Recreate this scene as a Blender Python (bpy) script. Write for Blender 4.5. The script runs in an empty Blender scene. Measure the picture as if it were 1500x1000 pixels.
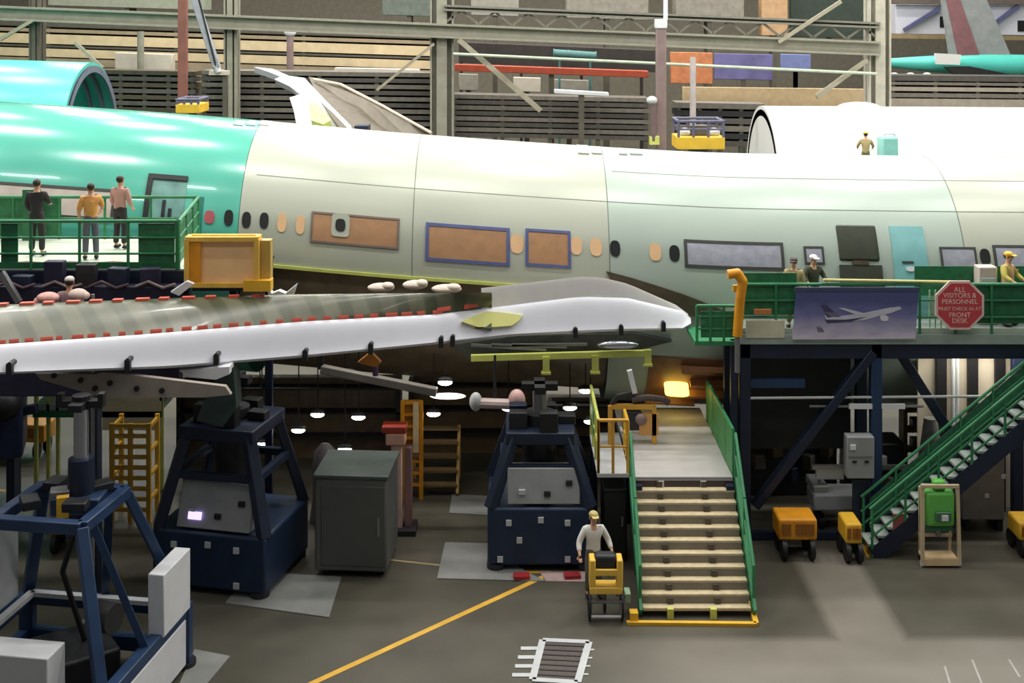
import bpy, bmesh, math, random
from mathutils import Vector, Matrix
random.seed(7)
sc = bpy.context.scene
C = sc.collection
PI = math.pi
H, FPX, HZ = 12.0, 1800.0, 20.0          # eye height, focal length in pixels, horizon row

def P(px, py, Y):
    return Vector(((px-750)*Y/FPX, Y, H-(py-HZ)*Y/FPX))
def PZ(px, py, z):
    Y = FPX*(H-z)/(py-HZ)
    return P(px, py, Y)
def FL(px, py):
    return PZ(px, py, 0.0)
def V(*a): return Vector(a)

# ------------------------------------------------------------------ materials
MATS = {}
def mat(name, col, rough=0.55, metal=0.0, var=0.12, scale=3.0, bump=0.0, emit=None, coat=0.0, spec=0.5):
    if name in MATS: return MATS[name]
    m = bpy.data.materials.new(name); m.use_nodes = True
    nt = m.node_tree; b = nt.nodes['Principled BSDF']
    b.inputs['Roughness'].default_value = rough
    b.inputs['Metallic'].default_value = metal
    b.inputs['Coat Weight'].default_value = coat
    b.inputs['Specular IOR Level'].default_value = spec
    tc = nt.nodes.new('ShaderNodeTexCoord')
    nz = nt.nodes.new('ShaderNodeTexNoise'); nz.inputs['Scale'].default_value = scale; nz.inputs['Detail'].default_value = 5
    nt.links.new(tc.outputs['Object'], nz.inputs['Vector'])
    cr = nt.nodes.new('ShaderNodeValToRGB')
    lo = [max(0, c*(1-var)) for c in col[:3]]; hi = [min(1, c*(1+var)) for c in col[:3]]
    cr.color_ramp.elements[0].position = 0.3; cr.color_ramp.elements[1].position = 0.7
    cr.color_ramp.elements[0].color = (*lo, 1); cr.color_ramp.elements[1].color = (*hi, 1)
    nt.links.new(nz.outputs['Fac'], cr.inputs['Fac'])
    nt.links.new(cr.outputs['Color'], b.inputs['Base Color'])
    if bump:
        bp = nt.nodes.new('ShaderNodeBump'); bp.inputs['Strength'].default_value = bump; bp.inputs['Distance'].default_value = 0.02
        nt.links.new(nz.outputs['Fac'], bp.inputs['Height']); nt.links.new(bp.outputs['Normal'], b.inputs['Normal'])
    if emit:
        b.inputs['Emission Color'].default_value = (*emit[:3], 1); b.inputs['Emission Strength'].default_value = emit[3]
    MATS[name] = m
    return m

def srgb(r, g, b):
    f = lambda c: (c/255/12.92) if c/255 <= 0.04045 else ((c/255+0.055)/1.055)**2.4
    return (f(r), f(g), f(b))

# ------------------------------------------------------------------ mesh builder
class MB:
    def __init__(s): s.v = []; s.f = []
    def add(s, vs, fs):
        n = len(s.v); s.v += [Vector(v) for v in vs]; s.f += [tuple(i+n for i in f) for f in fs]; return s
    def box(s, a, b):
        x0, x1 = sorted((a[0], b[0])); y0, y1 = sorted((a[1], b[1])); z0, z1 = sorted((a[2], b[2]))
        return s.add([(x0,y0,z0),(x1,y0,z0),(x1,y1,z0),(x0,y1,z0),(x0,y0,z1),(x1,y0,z1),(x1,y1,z1),(x0,y1,z1)],
                     [(0,3,2,1),(4,5,6,7),(0,1,5,4),(1,2,6,5),(2,3,7,6),(3,0,4,7)])
    def cbox(s, c, size, rz=0.0):
        n = len(s.v); s.box((-size[0]/2,-size[1]/2,-size[2]/2), (size[0]/2,size[1]/2,size[2]/2))
        R = Matrix.Rotation(rz, 3, 'Z')
        for i in range(n, len(s.v)): s.v[i] = R @ s.v[i] + Vector(c)
        return s
    def beam(s, p, q, w, h=None, up=(0,0,1)):
        h = h or w; p = Vector(p); q = Vector(q); d = (q-p).normalized(); u = Vector(up)
        if abs(d.dot(u)) > 0.98: u = Vector((0,1,0))
        a = d.cross(u).normalized(); c = a.cross(d).normalized()
        r = []
        for e in (p, q):
            for i, j in ((-1,-1),(1,-1),(1,1),(-1,1)): r.append(e + a*(i*w/2) + c*(j*h/2))
        return s.add(r, [(0,1,2,3),(7,6,5,4),(0,4,5,1),(1,5,6,2),(2,6,7,3),(3,7,4,0)])
    def tube(s, p, q, r, r2=None, n=10):
        r2 = r if r2 is None else r2
        p = Vector(p); q = Vector(q); d = (q-p).normalized(); u = Vector((0,0,1)) if abs(d.z) < 0.95 else Vector((0,1,0))
        a = d.cross(u).normalized(); c = a.cross(d)
        vs = []
        for e, rr in ((p, r), (q, r2)):
            for k in range(n):
                t = 2*PI*k/n; vs.append(e + a*math.cos(t)*rr + c*math.sin(t)*rr)
        fs = [(k, (k+1) % n, n+(k+1) % n, n+k) for k in range(n)]
        fs += [tuple(range(n-1,-1,-1)), tuple(range(n, 2*n))]
        return s.add(vs, fs)
    def path(s, pts, r, n=8):
        for a, b in zip(pts[:-1], pts[1:]): s.tube(a, b, r, n=n)
        for a in pts[1:-1]: s.ball(a, (r,r,r), 8, 6)
        return s
    def ball(s, c, r, n=14, m=9, rz=0.0):
        vs = []; R = Matrix.Rotation(rz, 3, 'Z')
        for j in range(1, m):
            t = PI*j/m
            for k in range(n):
                a = 2*PI*k/n
                vs.append(Vector(c) + R @ Vector((r[0]*math.sin(t)*math.cos(a), r[1]*math.sin(t)*math.sin(a), r[2]*math.cos(t))))
        top = len(vs); vs.append(Vector(c)+Vector((0,0,r[2]))); vs.append(Vector(c)-Vector((0,0,r[2])))
        fs = []
        for j in range(m-2):
            for k in range(n):
                fs.append((j*n+k, (j+1)*n+k, (j+1)*n+(k+1) % n, j*n+(k+1) % n))
        for k in range(n):
            fs.append((top, k, (k+1) % n)); fs.append((top+1, (m-2)*n+(k+1) % n, (m-2)*n+k))
        return s.add(vs, fs)
    def prism(s, pts, off):
        """closed polygon extruded by vector off"""
        n = len(pts); off = Vector(off); vs = [Vector(p) for p in pts] + [Vector(p)+off for p in pts]
        fs = [tuple(range(n-1,-1,-1)), tuple(range(n,2*n))] + [(k,(k+1) % n,n+(k+1) % n,n+k) for k in range(n)]
        return s.add(vs, fs)
    def pslab(s, pix, Y, d):
        """outline given where it stands in the view at distance Y, d metres thick"""
        return s.prism([P(x, y, Y) for x, y in pix], (0, d, 0))
    def pbox(s, x0, y0, x1, y1, Y, d):
        a = P(x0, y0, Y); b = P(x1, y1, Y)
        return s.box(a, (b.x, Y+d, b.z))
    def loft(s, rings, closed=True, caps=True):
        n = len(rings[0]); vs = [v for r in rings for v in r]; fs = []
        for i in range(len(rings)-1):
            for k in range(n if closed else n-1):
                k2 = (k+1) % n
                fs.append((i*n+k, i*n+k2, (i+1)*n+k2, (i+1)*n+k))
        if caps and closed:
            fs.append(tuple(range(n-1,-1,-1))); fs.append(tuple((len(rings)-1)*n+k for k in range(n)))
        return s.add(vs, fs)
    def build(s, name, m, parent=None, bevel=0.0, base=None, sharp=35):
        if parent is not None: off = OFF[parent.name]
        elif base is not None: off = Vector(base)
        else:
            lo = [min(v[i] for v in s.v) for i in range(3)]; hi = [max(v[i] for v in s.v) for i in range(3)]
            off = Vector(((lo[0]+hi[0])/2, (lo[1]+hi[1])/2, lo[2]))
        me = bpy.data.meshes.new(name)
        me.from_pydata([tuple(v-off) for v in s.v], [], s.f)
        bm = bmesh.new(); bm.from_mesh(me); bmesh.ops.recalc_face_normals(bm, faces=bm.faces); bm.to_mesh(me); bm.free()
        me.polygons.foreach_set('use_smooth', [True]*len(me.polygons))
        me.set_sharp_from_angle(angle=math.radians(sharp))
        me.materials.append(m)
        o = bpy.data.objects.new(name, me); C.objects.link(o)
        OFF[o.name] = off
        if parent is not None: o.parent = parent
        else: o.location = off
        if bevel:
            b = o.modifiers.new('bevel', 'BEVEL'); b.width = bevel; b.segments = 2; b.limit_method = 'ANGLE'
        return o
OFF = {}

def tag(o, label, cat, group=None, kind=None):
    o['label'] = label; o['category'] = cat
    if group: o['group'] = group
    if kind: o['kind'] = kind
    return o
def thing(name, label, cat, loc=(0,0,0), group=None):
    o = bpy.data.objects.new(name, None); C.objects.link(o); o.location = loc; OFF[o.name] = Vector(loc)
    o.empty_display_size = 0.3
    return tag(o, label, cat, group)
def struct(o, kind='structure'):
    o['kind'] = kind; return o
def kids(o): return [c for c in bpy.data.objects if c.parent == o]
def copy_tree(o, parent=None):
    c = o.copy(); C.objects.link(c); OFF[c.name] = OFF.get(o.name, Vector((0,0,0)))
    if parent is not None: c.parent = parent
    for ch in kids(o): copy_tree(ch, c)
    return c

# ------------------------------------------------------------------ palette
m_navy   = mat('navy_steel_paint', srgb(34,58,92), .42, var=.18, scale=2)
m_navyd  = mat('dark_navy_paint', srgb(24,34,56), .5, var=.2, scale=2)
m_black  = mat('black_rubber', srgb(22,22,24), .6)
m_dark   = mat('dark_machinery', srgb(34,34,38), .5, var=.3, scale=6)
m_brownd = mat('dark_brown_primer', srgb(78,68,52), .4, var=.25, scale=3)
m_grey   = mat('grey_panel_paint', srgb(150,152,152), .5, var=.08)
m_lgrey  = mat('light_grey_paint', srgb(198,200,200), .5, var=.06)
m_white  = mat('white_paint', srgb(226,226,228), .45, var=.04)
m_chrome = mat('chromed_steel', srgb(190,192,205), .22, metal=.9, var=.05)
m_steel  = mat('bare_steel', srgb(140,140,140), .4, metal=.6, var=.1)
m_green  = mat('green_rail_paint', srgb(52,130,84), .45, var=.15)
m_greend = mat('dark_green_panel', srgb(36,104,66), .5, var=.2)
m_yellow = mat('safety_yellow', srgb(232,180,52), .45, var=.1)
m_orange = mat('orange_yellow_paint', srgb(224,150,30), .45, var=.12)
m_peach  = mat('peach_board', srgb(252,206,148), .6, var=.06)
m_teal   = mat('teal_protective_film', srgb(92,186,164), .2, var=.08, scale=.6, coat=.4)
m_tealb  = mat('teal_film_far', srgb(88,198,182), .28, var=.08, scale=.6)
m_cream  = mat('pale_green_primer', srgb(180,184,167), .34, metal=.12, var=.035, scale=.5)
m_cream2 = mat('pale_mint_primer', srgb(172,186,174), .34, metal=.12, var=.035, scale=.5)
m_whitef = mat('white_fuselage_paint', srgb(232,232,226), .35, var=.03, scale=.5)
m_seam   = mat('seam_line', srgb(116,122,112), .6, var=.1)
m_wlead  = mat('white_leading_edge', srgb(232,232,240), .35, var=.02)
m_red    = mat('red_tape', srgb(216,96,76), .6, var=.1)
m_ygreen = mat('yellow_green_primer', srgb(206,212,110), .5, var=.1)
m_wood   = mat('wooden_tread', srgb(206,188,150), .6, var=.12, scale=8)
m_tan    = mat('tan_board', srgb(204,184,146), .6, var=.12, scale=2)
m_tand   = mat('dim_tan_board', srgb(150,134,108), .6, var=.15, scale=2)
m_olive  = mat('olive_grey_steel', srgb(140,138,122), .55, var=.1)
m_olived = mat('dark_olive_steel', srgb(84,80,68), .55, var=.15)
m_mauve  = mat('mauve_grey_pipe', srgb(136,116,112), .5, var=.1)
m_slat   = mat('dark_grey_slats', srgb(84,80,74), .5, var=.2, scale=4)
m_slat2  = mat('grey_slats', srgb(118,112,102), .5, var=.2, scale=4)
m_redb   = mat('red_orange_beam', srgb(190,84,58), .5, var=.12)
m_skin   = mat('skin', srgb(214,164,132), .55, var=.05)
m_hair   = mat('dark_hair', srgb(52,40,30), .6, var=.2, scale=20)
m_silver = mat('silver_insulation', srgb(176,178,190), .35, metal=.3, var=.12, scale=5, bump=.5)
m_fleck  = mat('cable_pink', srgb(206,150,140), .6, var=.2, scale=9)
m_glow   = mat('added_lamp_glow', (1,.97,.9), .4, emit=(1,.97,.9,12))  # glow of the added belly lamps and the added strip lamp
# ================================================================== camera and hall
cam = bpy.data.cameras.new('camera'); co = bpy.data.objects.new('camera', cam); C.objects.link(co)
cam.sensor_width = 36; cam.lens = 36*FPX/1500; cam.shift_y = -(500-HZ)/1500
co.location = (0,0,H); co.rotation_euler = (PI/2,0,0); cam.clip_end = 400
sc.camera = co
sc.view_settings.view_transform = 'Standard'; sc.view_settings.look = 'None'
sc.view_settings.exposure = 0.0; sc.view_settings.gamma = 1.0; sc.view_settings.use_curve_mapping = False

w = bpy.data.worlds.new('hall_air'); sc.world = w; w.use_nodes = True
w.node_tree.nodes['Background'].inputs[0].default_value = (.92,.95,1.0,1)
w.node_tree.nodes['Background'].inputs[1].default_value = 0.13

# rows of high-bay lamps under the roof
for ix in range(-4, 5):
    for iy in range(0, 9):
        L = bpy.data.lights.new('high_bay_lamp', 'AREA'); L.shape = 'RECTANGLE'; L.size = 2.2; L.size_y = .9
        L.energy = 540 if iy >= 2 else 170; L.color = (1, .985, .94)
        lo = bpy.data.objects.new('high_bay_lamp', L); C.objects.link(lo)
        lo.location = (ix*6.2 + (1.4 if iy % 2 else -1.2), 14+iy*7.2, 22.5)

# floor: worn grey-brown concrete, paler walkway bands
def floor_material():
    m = bpy.data.materials.new('painted_concrete'); m.use_nodes = True; nt = m.node_tree; N = nt.nodes; Lk = nt.links
    b = N['Principled BSDF']; tc = N.new('ShaderNodeTexCoord'); sp = N.new('ShaderNodeSeparateXYZ'); Lk.new(tc.outputs['Object'], sp.inputs[0])
    def mth(op, a, c, clamp=False):
        n = N.new('ShaderNodeMath'); n.operation = op; n.use_clamp = clamp
        for i, v in enumerate((a, c)):
            if isinstance(v, (int, float)): n.inputs[i].default_value = v
            else: Lk.new(v, n.inputs[i])
        return n.outputs[0]
    def band(src, lo, hi, soft):
        a = mth('MULTIPLY', mth('SUBTRACT', src, lo), 1/soft, True); c = mth('MULTIPLY', mth('SUBTRACT', hi, src), 1/soft, True)
        return mth('MULTIPLY', a, c)
    walk = band(sp.outputs[0], 6.1, 7.7, .25)
    walk = mth('MULTIPLY', walk, band(sp.outputs[1], 10, 27.6, .4))
    cross = mth('MULTIPLY', band(sp.outputs[1], 21.2, 23.75, .3), band(sp.outputs[0], .8, 40, 3.0))
    k = mth('MAXIMUM', walk, cross)
    nz = N.new('ShaderNodeTexNoise'); nz.inputs['Scale'].default_value = .55; nz.inputs['Detail'].default_value = 8; Lk.new(tc.outputs['Object'], nz.inputs['Vector'])
    r1 = N.new('ShaderNodeValToRGB'); r1.color_ramp.elements[0].position = .3; r1.color_ramp.elements[1].position = .72
    r1.color_ramp.elements[0].color = (*srgb(72,69,58),1); r1.color_ramp.elements[1].color = (*srgb(94,90,78),1)
    r2 = N.new('ShaderNodeValToRGB'); r2.color_ramp.elements[0].position = .3; r2.color_ramp.elements[1].position = .72
    r2.color_ramp.elements[0].color = (*srgb(118,112,101),1); r2.color_ramp.elements[1].color = (*srgb(134,128,118),1)
    Lk.new(nz.outputs['Fac'], r1.inputs[0]); Lk.new(nz.outputs['Fac'], r2.inputs[0])
    mx = N.new('ShaderNodeMix'); mx.data_type = 'RGBA'; Lk.new(k, mx.inputs[0]); Lk.new(r1.outputs[0], mx.inputs[6]); Lk.new(r2.outputs[0], mx.inputs[7])
    Lk.new(mx.outputs[2], b.inputs['Base Color']); b.inputs['Roughness'].default_value = .42
    return m
fl = MB().box((-60,5,-.3), (60,92,0)).build('floor', floor_material(), base=(0,0,0)); struct(fl)
wb = MB().box((-60,90,0), (60,90.5,26)).build('wall_back', mat('hall_wall', srgb(122,116,100), .7), base=(0,90,0)); struct(wb)

# ================================================================== the airliner in front
Y0, R = 33.0, 3.3
TOPS = [(-400,128),(-150,138),(0,149),(300,170),(620,197),(1000,221),(1200,226),(1500,229),(1900,231)]
def _zc_of_top(py):
    th = math.atan((py-HZ)/FPX)
    # tangent from the eye above the tube
    lo, hi = 0.0, 12.0
    for _ in range(50):
        mid = (lo+hi)/2; d = math.hypot(Y0, H-mid); a = math.atan((H-mid)/Y0) - math.asin(R/d)
        if a > th: lo = mid
        else: hi = mid
    return (lo+hi)/2
_AX = [((px-750)*32.6/FPX, _zc_of_top(py)) for px, py in TOPS]
def zc(X):
    pts = _AX
    if X <= pts[0][0]: return pts[0][1]
    for i in range(len(pts)-1):
        if X <= pts[i+1][0]:
            x0,y0 = pts[i]; x1,y1 = pts[i+1]; t = (X-x0)/(x1-x0)
            m0 = (y1-pts[i-1][1])/(x1-pts[i-1][0]) if i > 0 else (y1-y0)/(x1-x0)
            m1 = (pts[i+2][1]-y0)/(pts[i+2][0]-x0) if i+2 < len(pts) else (y1-y0)/(x1-x0)
            h = x1-x0; t2 = t*t; t3 = t2*t
            return (2*t3-3*t2+1)*y0+(t3-2*t2+t)*h*m0+(-2*t3+3*t2)*y1+(t3-t2)*h*m1
    return pts[-1][1]
def SK(X, th, off=0.0):
    r = R+off
    return Vector((X, Y0-r*math.cos(th), zc(X)+r*math.sin(th)))
def hit(px, py):
    """where the view line through a pixel meets the skin: (X, angle)"""
    X = (px-750)*30/FPX
    for _ in range(8):
        c = zc(X); k = (py-HZ)/FPX
        # Z = H - kY ; (Y-Y0)^2 + (H-kY-c)^2 = R^2
        A = 1+k*k; B = -2*Y0-2*k*(H-c); D = Y0*Y0+(H-c)**2-R*R
        q = B*B-4*A*D
        Y = (-B-math.sqrt(max(q,0)))/(2*A)
        X = (px-750)*Y/FPX
    return X, math.atan2(H-(py-HZ)*Y/FPX-zc(X), Y0-Y)
def barrel(xa, xb, t0=0.0, t1=2*PI, off=0.0, n=96, step=.4, inner=.12):
    full = abs(t1-t0-2*PI) < 1e-6
    nx = max(2, int((xb-xa)/step)+1); m = MB(); rings = []
    for i in range(nx):
        X = xa+(xb-xa)*i/(nx-1)
        k = n if full else n+1
        out = [SK(X, t0+(t1-t0)*j/n, off) for j in range(k)]
        if not full: out += [SK(X, t0+(t1-t0)*j/n, off-inner) for j in range(n,-1,-1)]
        rings.append(out)
    m.loft(rings, closed=True, caps=not full)
    return m
def patch(mb, xa, xb, t0, t1, off=.02, inn=-.03, nx=6, nt=8):
    top = [[SK(xa+(xb-xa)*i/nx, t0+(t1-t0)*j/nt, off) for j in range(nt+1)] for i in range(nx+1)]
    n = nt+1; rings = []
    for i in range(nx+1):
        X = xa+(xb-xa)*i/nx
        rings.append(top[i] + [SK(X, t0+(t1-t0)*j/nt, inn) for j in range(nt,-1,-1)])
    mb.loft(rings)
    return mb
def pix_rect(x0, y0, x1, y1):
    """world extents on the skin of a rectangle seen between two pixel corners"""
    xa, ta = hit(x0, (y0+y1)/2); xb, tb = hit(x1, (y0+y1)/2)
    _, tt = hit((x0+x1)/2, y0); _, tl = hit((x0+x1)/2, y1)
    return xa, xb, tl, tt
def oval(mb, X, th, rx, rt, off=.02, inn=-.03, n=18, p=2.6):
    out = []
    for k in range(n):
        a = 2*PI*k/n; c, s_ = math.cos(a), math.sin(a)
        out.append((X+rx*abs(c)**(2/p)*(1 if c >= 0 else -1), th+rt/R*abs(s_)**(2/p)*(1 if s_ >= 0 else -1)))
    mb.loft([[SK(x, t, off) for x, t in out], [SK(x, t, inn) for x, t in out]])
    return mb
def border(mb, xa, xb, t0, t1, w, off=.035, inn=-.02):
    wt = w/R
    patch(mb, xa-w, xb+w, t1, t1+wt, off, inn, 6, 1); patch(mb, xa-w, xb+w, t0-wt, t0, off, inn, 6, 1)
    patch(mb, xa-w, xa, t0, t1, off, inn, 1, 8); patch(mb, xb, xb+w, t0, t1, off, inn, 1, 8)
    return mb

air = thing('airliner', 'large unfinished airliner, teal aft and pale green forward, filling the middle of the hall', 'airplane', (0, Y0, 0))
X_AFT = hit(352,300)[0]; X_B = hit(890,300)[0]; X_C = hit(1398,300)[0]
aft = barrel(-23, X_AFT-.012).build('aft_fuselage', m_teal, air); aft['label'] = 'teal film-covered aft fuselage barrel'
XT0, XT1 = X_AFT, hit(892,380)[0]
t_edge = [hit(390,394)[1], hit(640,408)[1], hit(880,415)[1]]
te = sum(t_edge)/3
cen = barrel(X_AFT, XT1, te, PI+.9).build('centre_fuselage', m_cream, air)
fwd = barrel(XT1, X_C-.012).build('forward_fuselage', m_cream2, air)
nos = barrel(X_C, 23).build('nose_fuselage', m_cream, air)
for X in (X_B, X_C, hit(606,300)[0]):
    barrel(X-.012, X+.012, -.4, PI, off=.004, n=60, step=.02, inner=.02).build('joint_line', m_seam, air)
for py0 in (283,):
    th = hit(800, 290)[1]
    patch(MB(), X_AFT+.3, 22.5, th, th+.006, .004, -.02, 40, 1).build('lap_joint', m_seam, air)
th2 = hit(800, 245)[1]
patch(MB(), XT1+.2, 22.5, th2, th2+.006, .004, -.02, 40, 1).build('lap_joint', m_seam, air)
sill = MB(); patch(sill, X_AFT, XT1, te-.022, te, .06, -.1, 30, 1); o = sill.build('edge_sill', m_ygreen, air); o['label'] = 'pale yellow-green sill edge'
belly = barrel(X_AFT, XT1, te-2.2, te-.022, off=-.25, n=40).build('belly_bay', mat('belly_brown', srgb(122,108,86), .45, var=.25, scale=2), air); belly['label'] = 'dark open belly bay'

m_peachw = mat('peach_window_cover', srgb(226,184,138), .6, var=.05)
m_wdark = mat('open_window_hole', srgb(22,26,24), .4)
m_pinkc = mat('pink_window_cover', srgb(176,84,92), .6)
m_bronze = mat('bronze_masking_sheet', srgb(172,130,92), .5, var=.1, scale=4)
m_bluef = mat('blue_masking_tape', srgb(82,92,140), .6)
m_frame = mat('dark_cutout_frame', srgb(62,64,60), .5)
def cabin_window(px, py, m, rx=6.0, ry=11.5, lab=None):
    X, t = hit(px, py)
    o = oval(MB(), X, t, rx/56, ry/56).build('cabin_window', m, air)
    if lab: o['label'] = lab
cabin_window(307,318, m_pinkc, 7,9, 'pink covered cabin window')
for px, py in ((335,319),(361,322),(387,323)): cabin_window(px, py, m_wdark, 6,11, 'dark open cabin window')
for px, py in ((413,326),(440,329)): cabin_window(px, py, m_peachw, 6,13, 'peach covered cabin window')
cabin_window(757,357, m_peachw, 9,13, 'peach covered cabin window')
for px, py in ((844,360),(873,362),(960,369)): cabin_window(px, py, m_peachw, 8,12, 'peach covered cabin window')
for px, py in ((901,364),(988,371),(1443,376)): cabin_window(px, py, m_wdark, 7,11, 'dark open cabin window')

def cutout(name, rect, mi, mf, w=.06, lab=None):
    xa, xb, t0, t1 = pix_rect(*rect)
    o = patch(MB(), xa, xb, t0, t1).build(name, mi, air)
    if lab: o['label'] = lab
    border(MB(), xa, xb, t0, t1, w).build('cutout_frame', mf, o)
    return o
o = cutout('masking_panel', (458,318,582,357), m_bronze, mat('brown_tape', srgb(120,104,96), .6), .05, 'bronze sheet around an open window')
X, t = hit(499,330); oval(MB(), X, t, .22, .28, .04, p=6).build('window_surround', m_cream, o); oval(MB(), X, t, .12, .15, .055, p=3).build('window_hole', m_wdark, o)
cutout('masking_panel', (628,335,742,381), m_bronze, m_bluef, .08, 'bronze sheet with blue tape edge')
cutout('masking_panel', (774,341,832,387), m_bronze, m_bluef, .07, 'small bronze sheet with blue tape edge')
cutout('service_panel', (1007,358,1144,390), m_silver, m_frame, .07, 'long silver padded cutout')
cutout('service_panel', (1181,364,1204,384), m_silver, m_frame, .05, 'small silver cutout')
cutout('service_panel', (1381,365,1428,396), m_silver, m_frame, .05, 'silver cutout in dark frame')
cutout('service_panel', (1460,363,1540,398), m_silver, m_frame, .06, 'silver cutout at the nose side')
cutout('service_panel', (-60,274,165,312), mat('pink_white_lining', srgb(206,190,180), .6, var=.1), m_frame, .07, 'long pale cutout in the teal skin')
# passenger door standing open, dark inside
xa, xb, t0, t1 = pix_rect(1231,330,1290,462)
m_door = mat('dark_green_lining', srgb(48,54,36), .6, var=.2, scale=5)
mb = MB(); patch(mb, xa, xb, (t0+t1)/2+.06, t1, .05, -.05); up = mb.build('open_doorway', m_door, air, bevel=.05); up['label'] = 'dark open doorway'
mb = MB(); patch(mb, xa-.02, xb+.02, t0, (t0+t1)/2+.03, .1, -.05); mb.build('door_lower_curtain', mat('dark_curtain', srgb(58,62,48), .7, var=.2), up)
mb = MB(); patch(mb, xa+.3, xb-.3, (t0+t1)/2+.03, (t0+t1)/2+.06, .12, -.05); mb.build('door_bar', m_brownd, up)
# teal patch door forward of it
xa, xb, t0, t1 = pix_rect(1310,332,1360,462)
m_tealp = mat('teal_grey_film', srgb(128,186,186), .3, var=.08)
dr = patch(MB(), xa, xb, t0, t1, .03, -.05).build('service_door', m_tealp, air); dr['label'] = 'pale teal film-covered door'
patch(MB(), xa+.2, xb-.35, t1-.28, t1-.265, .05, 0).build('door_seam', m_frame, dr)
X, t = hit(1333,394); oval(MB(), X, t, .1, .06, .06).build('door_handle', m_white, dr)
# aft door opening with thick dark seal
xa, xb, t0, t1 = pix_rect(217,264,268,380)
dr = patch(MB(), xa, xb, t0, t1, .02, -.05).build('aft_doorway', mat('grey_teal_lining', srgb(112,158,150), .5, var=.2, scale=3), air); dr['label'] = 'aft doorway with dark seal'
mb = MB(); patch(mb, xa-.13, xa, t0, t1+.03, .06, -.02, 1, 8); patch(mb, xa-.13, xb, t1, t1+.04, .06, -.02, 6, 1); mb.build('door_seal', mat('black_seal', srgb(28,34,32), .6), dr)
for q in range(3):
    a = hit(240, 285)[0]; patch(MB(), a+q*.16, a+q*.16+.08, t0+.1, t1-.16-.06*q, .05, 0, 1, 6).build('door_inner_rail', m_dark, dr)
xa, xb, t0, t1 = pix_rect(280,288,296,350)
patch(MB(), xa, xb, t0, t1, .02).build('teal_panel', mat('deep_teal', srgb(24,120,108), .4), air)
for px0,px1,py0,py1 in ((846,862,211,222),(866,880,213,222),(906,918,216,223),(922,940,217,223)):
    xa, xb, t0, t1 = pix_rect(px0,py0+4,px1,py1+4); patch(MB(), xa, xb, t0, t1, .05).build('white_pad', m_white, air)
for px0,px1 in ((343,358),(362,376),(380,396)):
    xa, xb, t0, t1 = pix_rect(px0,178,px1,184); patch(MB(), xa, xb, t0, t1, .03).build('white_tape_strip', m_white, air)
# wheel well ahead of the wing: brown primer and ledges, yellow lamp
xa, xb, t0, t1 = pix_rect(948,524,1072,588)
ww = patch(MB(), xa, xb, t0, t1, .03, -.05).build('wheel_well', mat('rust_brown_primer', srgb(124,84,56), .5, var=.25, scale=3), air); ww['label'] = 'rust brown wheel well'
for k, (u0,u1) in enumerate(((.38,1.0),(.5,.98),(.4,.97),(.0,.6))):
    tt = t0+(t1-t0)*(.85-.22*k); patch(MB(), xa+(xb-xa)*u0, xa+(xb-xa)*u1, tt, tt+.03, .22, 0, 4, 1).build('ledge', mat('orange_brown_ledge', srgb(172,120,80), .5), ww)
X, t = hit(990,560)
oval(MB(), X, t, .3, .12, .32, .05).build('inspection_lamp', mat('yellow_lamp_lens', (1,.75,.15), .4, emit=(1,.72,.12,4)), ww)
# dark wedge where the wing root fillet will go
wp = [(888,397),(930,408),(1000,430),(1082,462),(1082,474),(1020,462),(960,446),(906,432)]
mb = MB(); a = [SK(*hit(x,y), .12) for x,y in wp]; b_ = [SK(*hit(x,y), -.1) for x,y in wp]; mb.loft([a,b_])
o = mb.build('fillet_gap', m_brownd, air); o['label'] = 'dark root fillet opening'

# ---- near wing
def interp(tab, x):
    if x <= tab[0][0]: (x0,y0),(x1,y1) = tab[0],tab[1]
    else:
        for i in range(len(tab)-1):
            if x <= tab[i+1][0] or i == len(tab)-2: (x0,y0),(x1,y1) = tab[i],tab[i+1]; break
    return y0+(y1-y0)*(x-x0)/(x1-x0)
LT = [(-300,526),(0,504),(200,490),(450,470),(640,460),(720,450),(850,434),(920,436),(1000,455),(1012,466)]
LB = [(-300,560),(0,548),(250,539),(450,523),(600,508),(750,492),(880,486),(1000,482),(1012,474)]
RR = [(-300,462),(0,446),(240,437),(420,431),(640,429),(880,427),(1012,440)]
def Yle(px): return 21.0+(px)*8.0/1010
def wing_pt(px, py, dY): return P(px, py, Yle(px)+dY)
ST = list(range(-420, 730, 20))
lead = MB(); rings = []
STL = list(range(-420, 1001, 20))+[1006,1010,1012]
for px in STL:
    t, b_ = interp(LT, px), interp(LB, px); m_ = (t+b_)/2; hh = (b_-t)/2; ring = []
    for k in range(13):
        a = PI*k/12; ring.append(wing_pt(px, m_-hh*math.cos(a), (.34*(1-(k/10)**.8) if k <= 10 else .12*((k-10)/2)**2)))
    ring.append(wing_pt(px, m_, .34))
    rings.append(ring)
lead.loft(rings)
skin = MB(); rings = []
for px in ST:
    t = interp(LT, px); rr = interp(RR, px); ring = []
    zl = wing_pt(px, t, .32).z
    zr = zl+.42; Yr = (H-zr)*FPX/(rr-HZ)
    for k in range(7):
        u = k/6; Yk = (Yle(px)+.32)*(1-u)+Yr*u; z = zl+(zr-zl)*(1-(1-u)**1.6)
        ring.append(V((px-750)*Yk/FPX, Yk, z))
    Xr = (px-750)*Yr/FPX
    ring += [V(Xr, Yr+.5, zr-.15), V(Xr, Yr+.5, zr-.4), V(Xr, Yr, zl-.35), wing_pt(px, interp(LB,px)-4, .34)]
    rings.append(ring)
skin.loft(rings)
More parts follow.
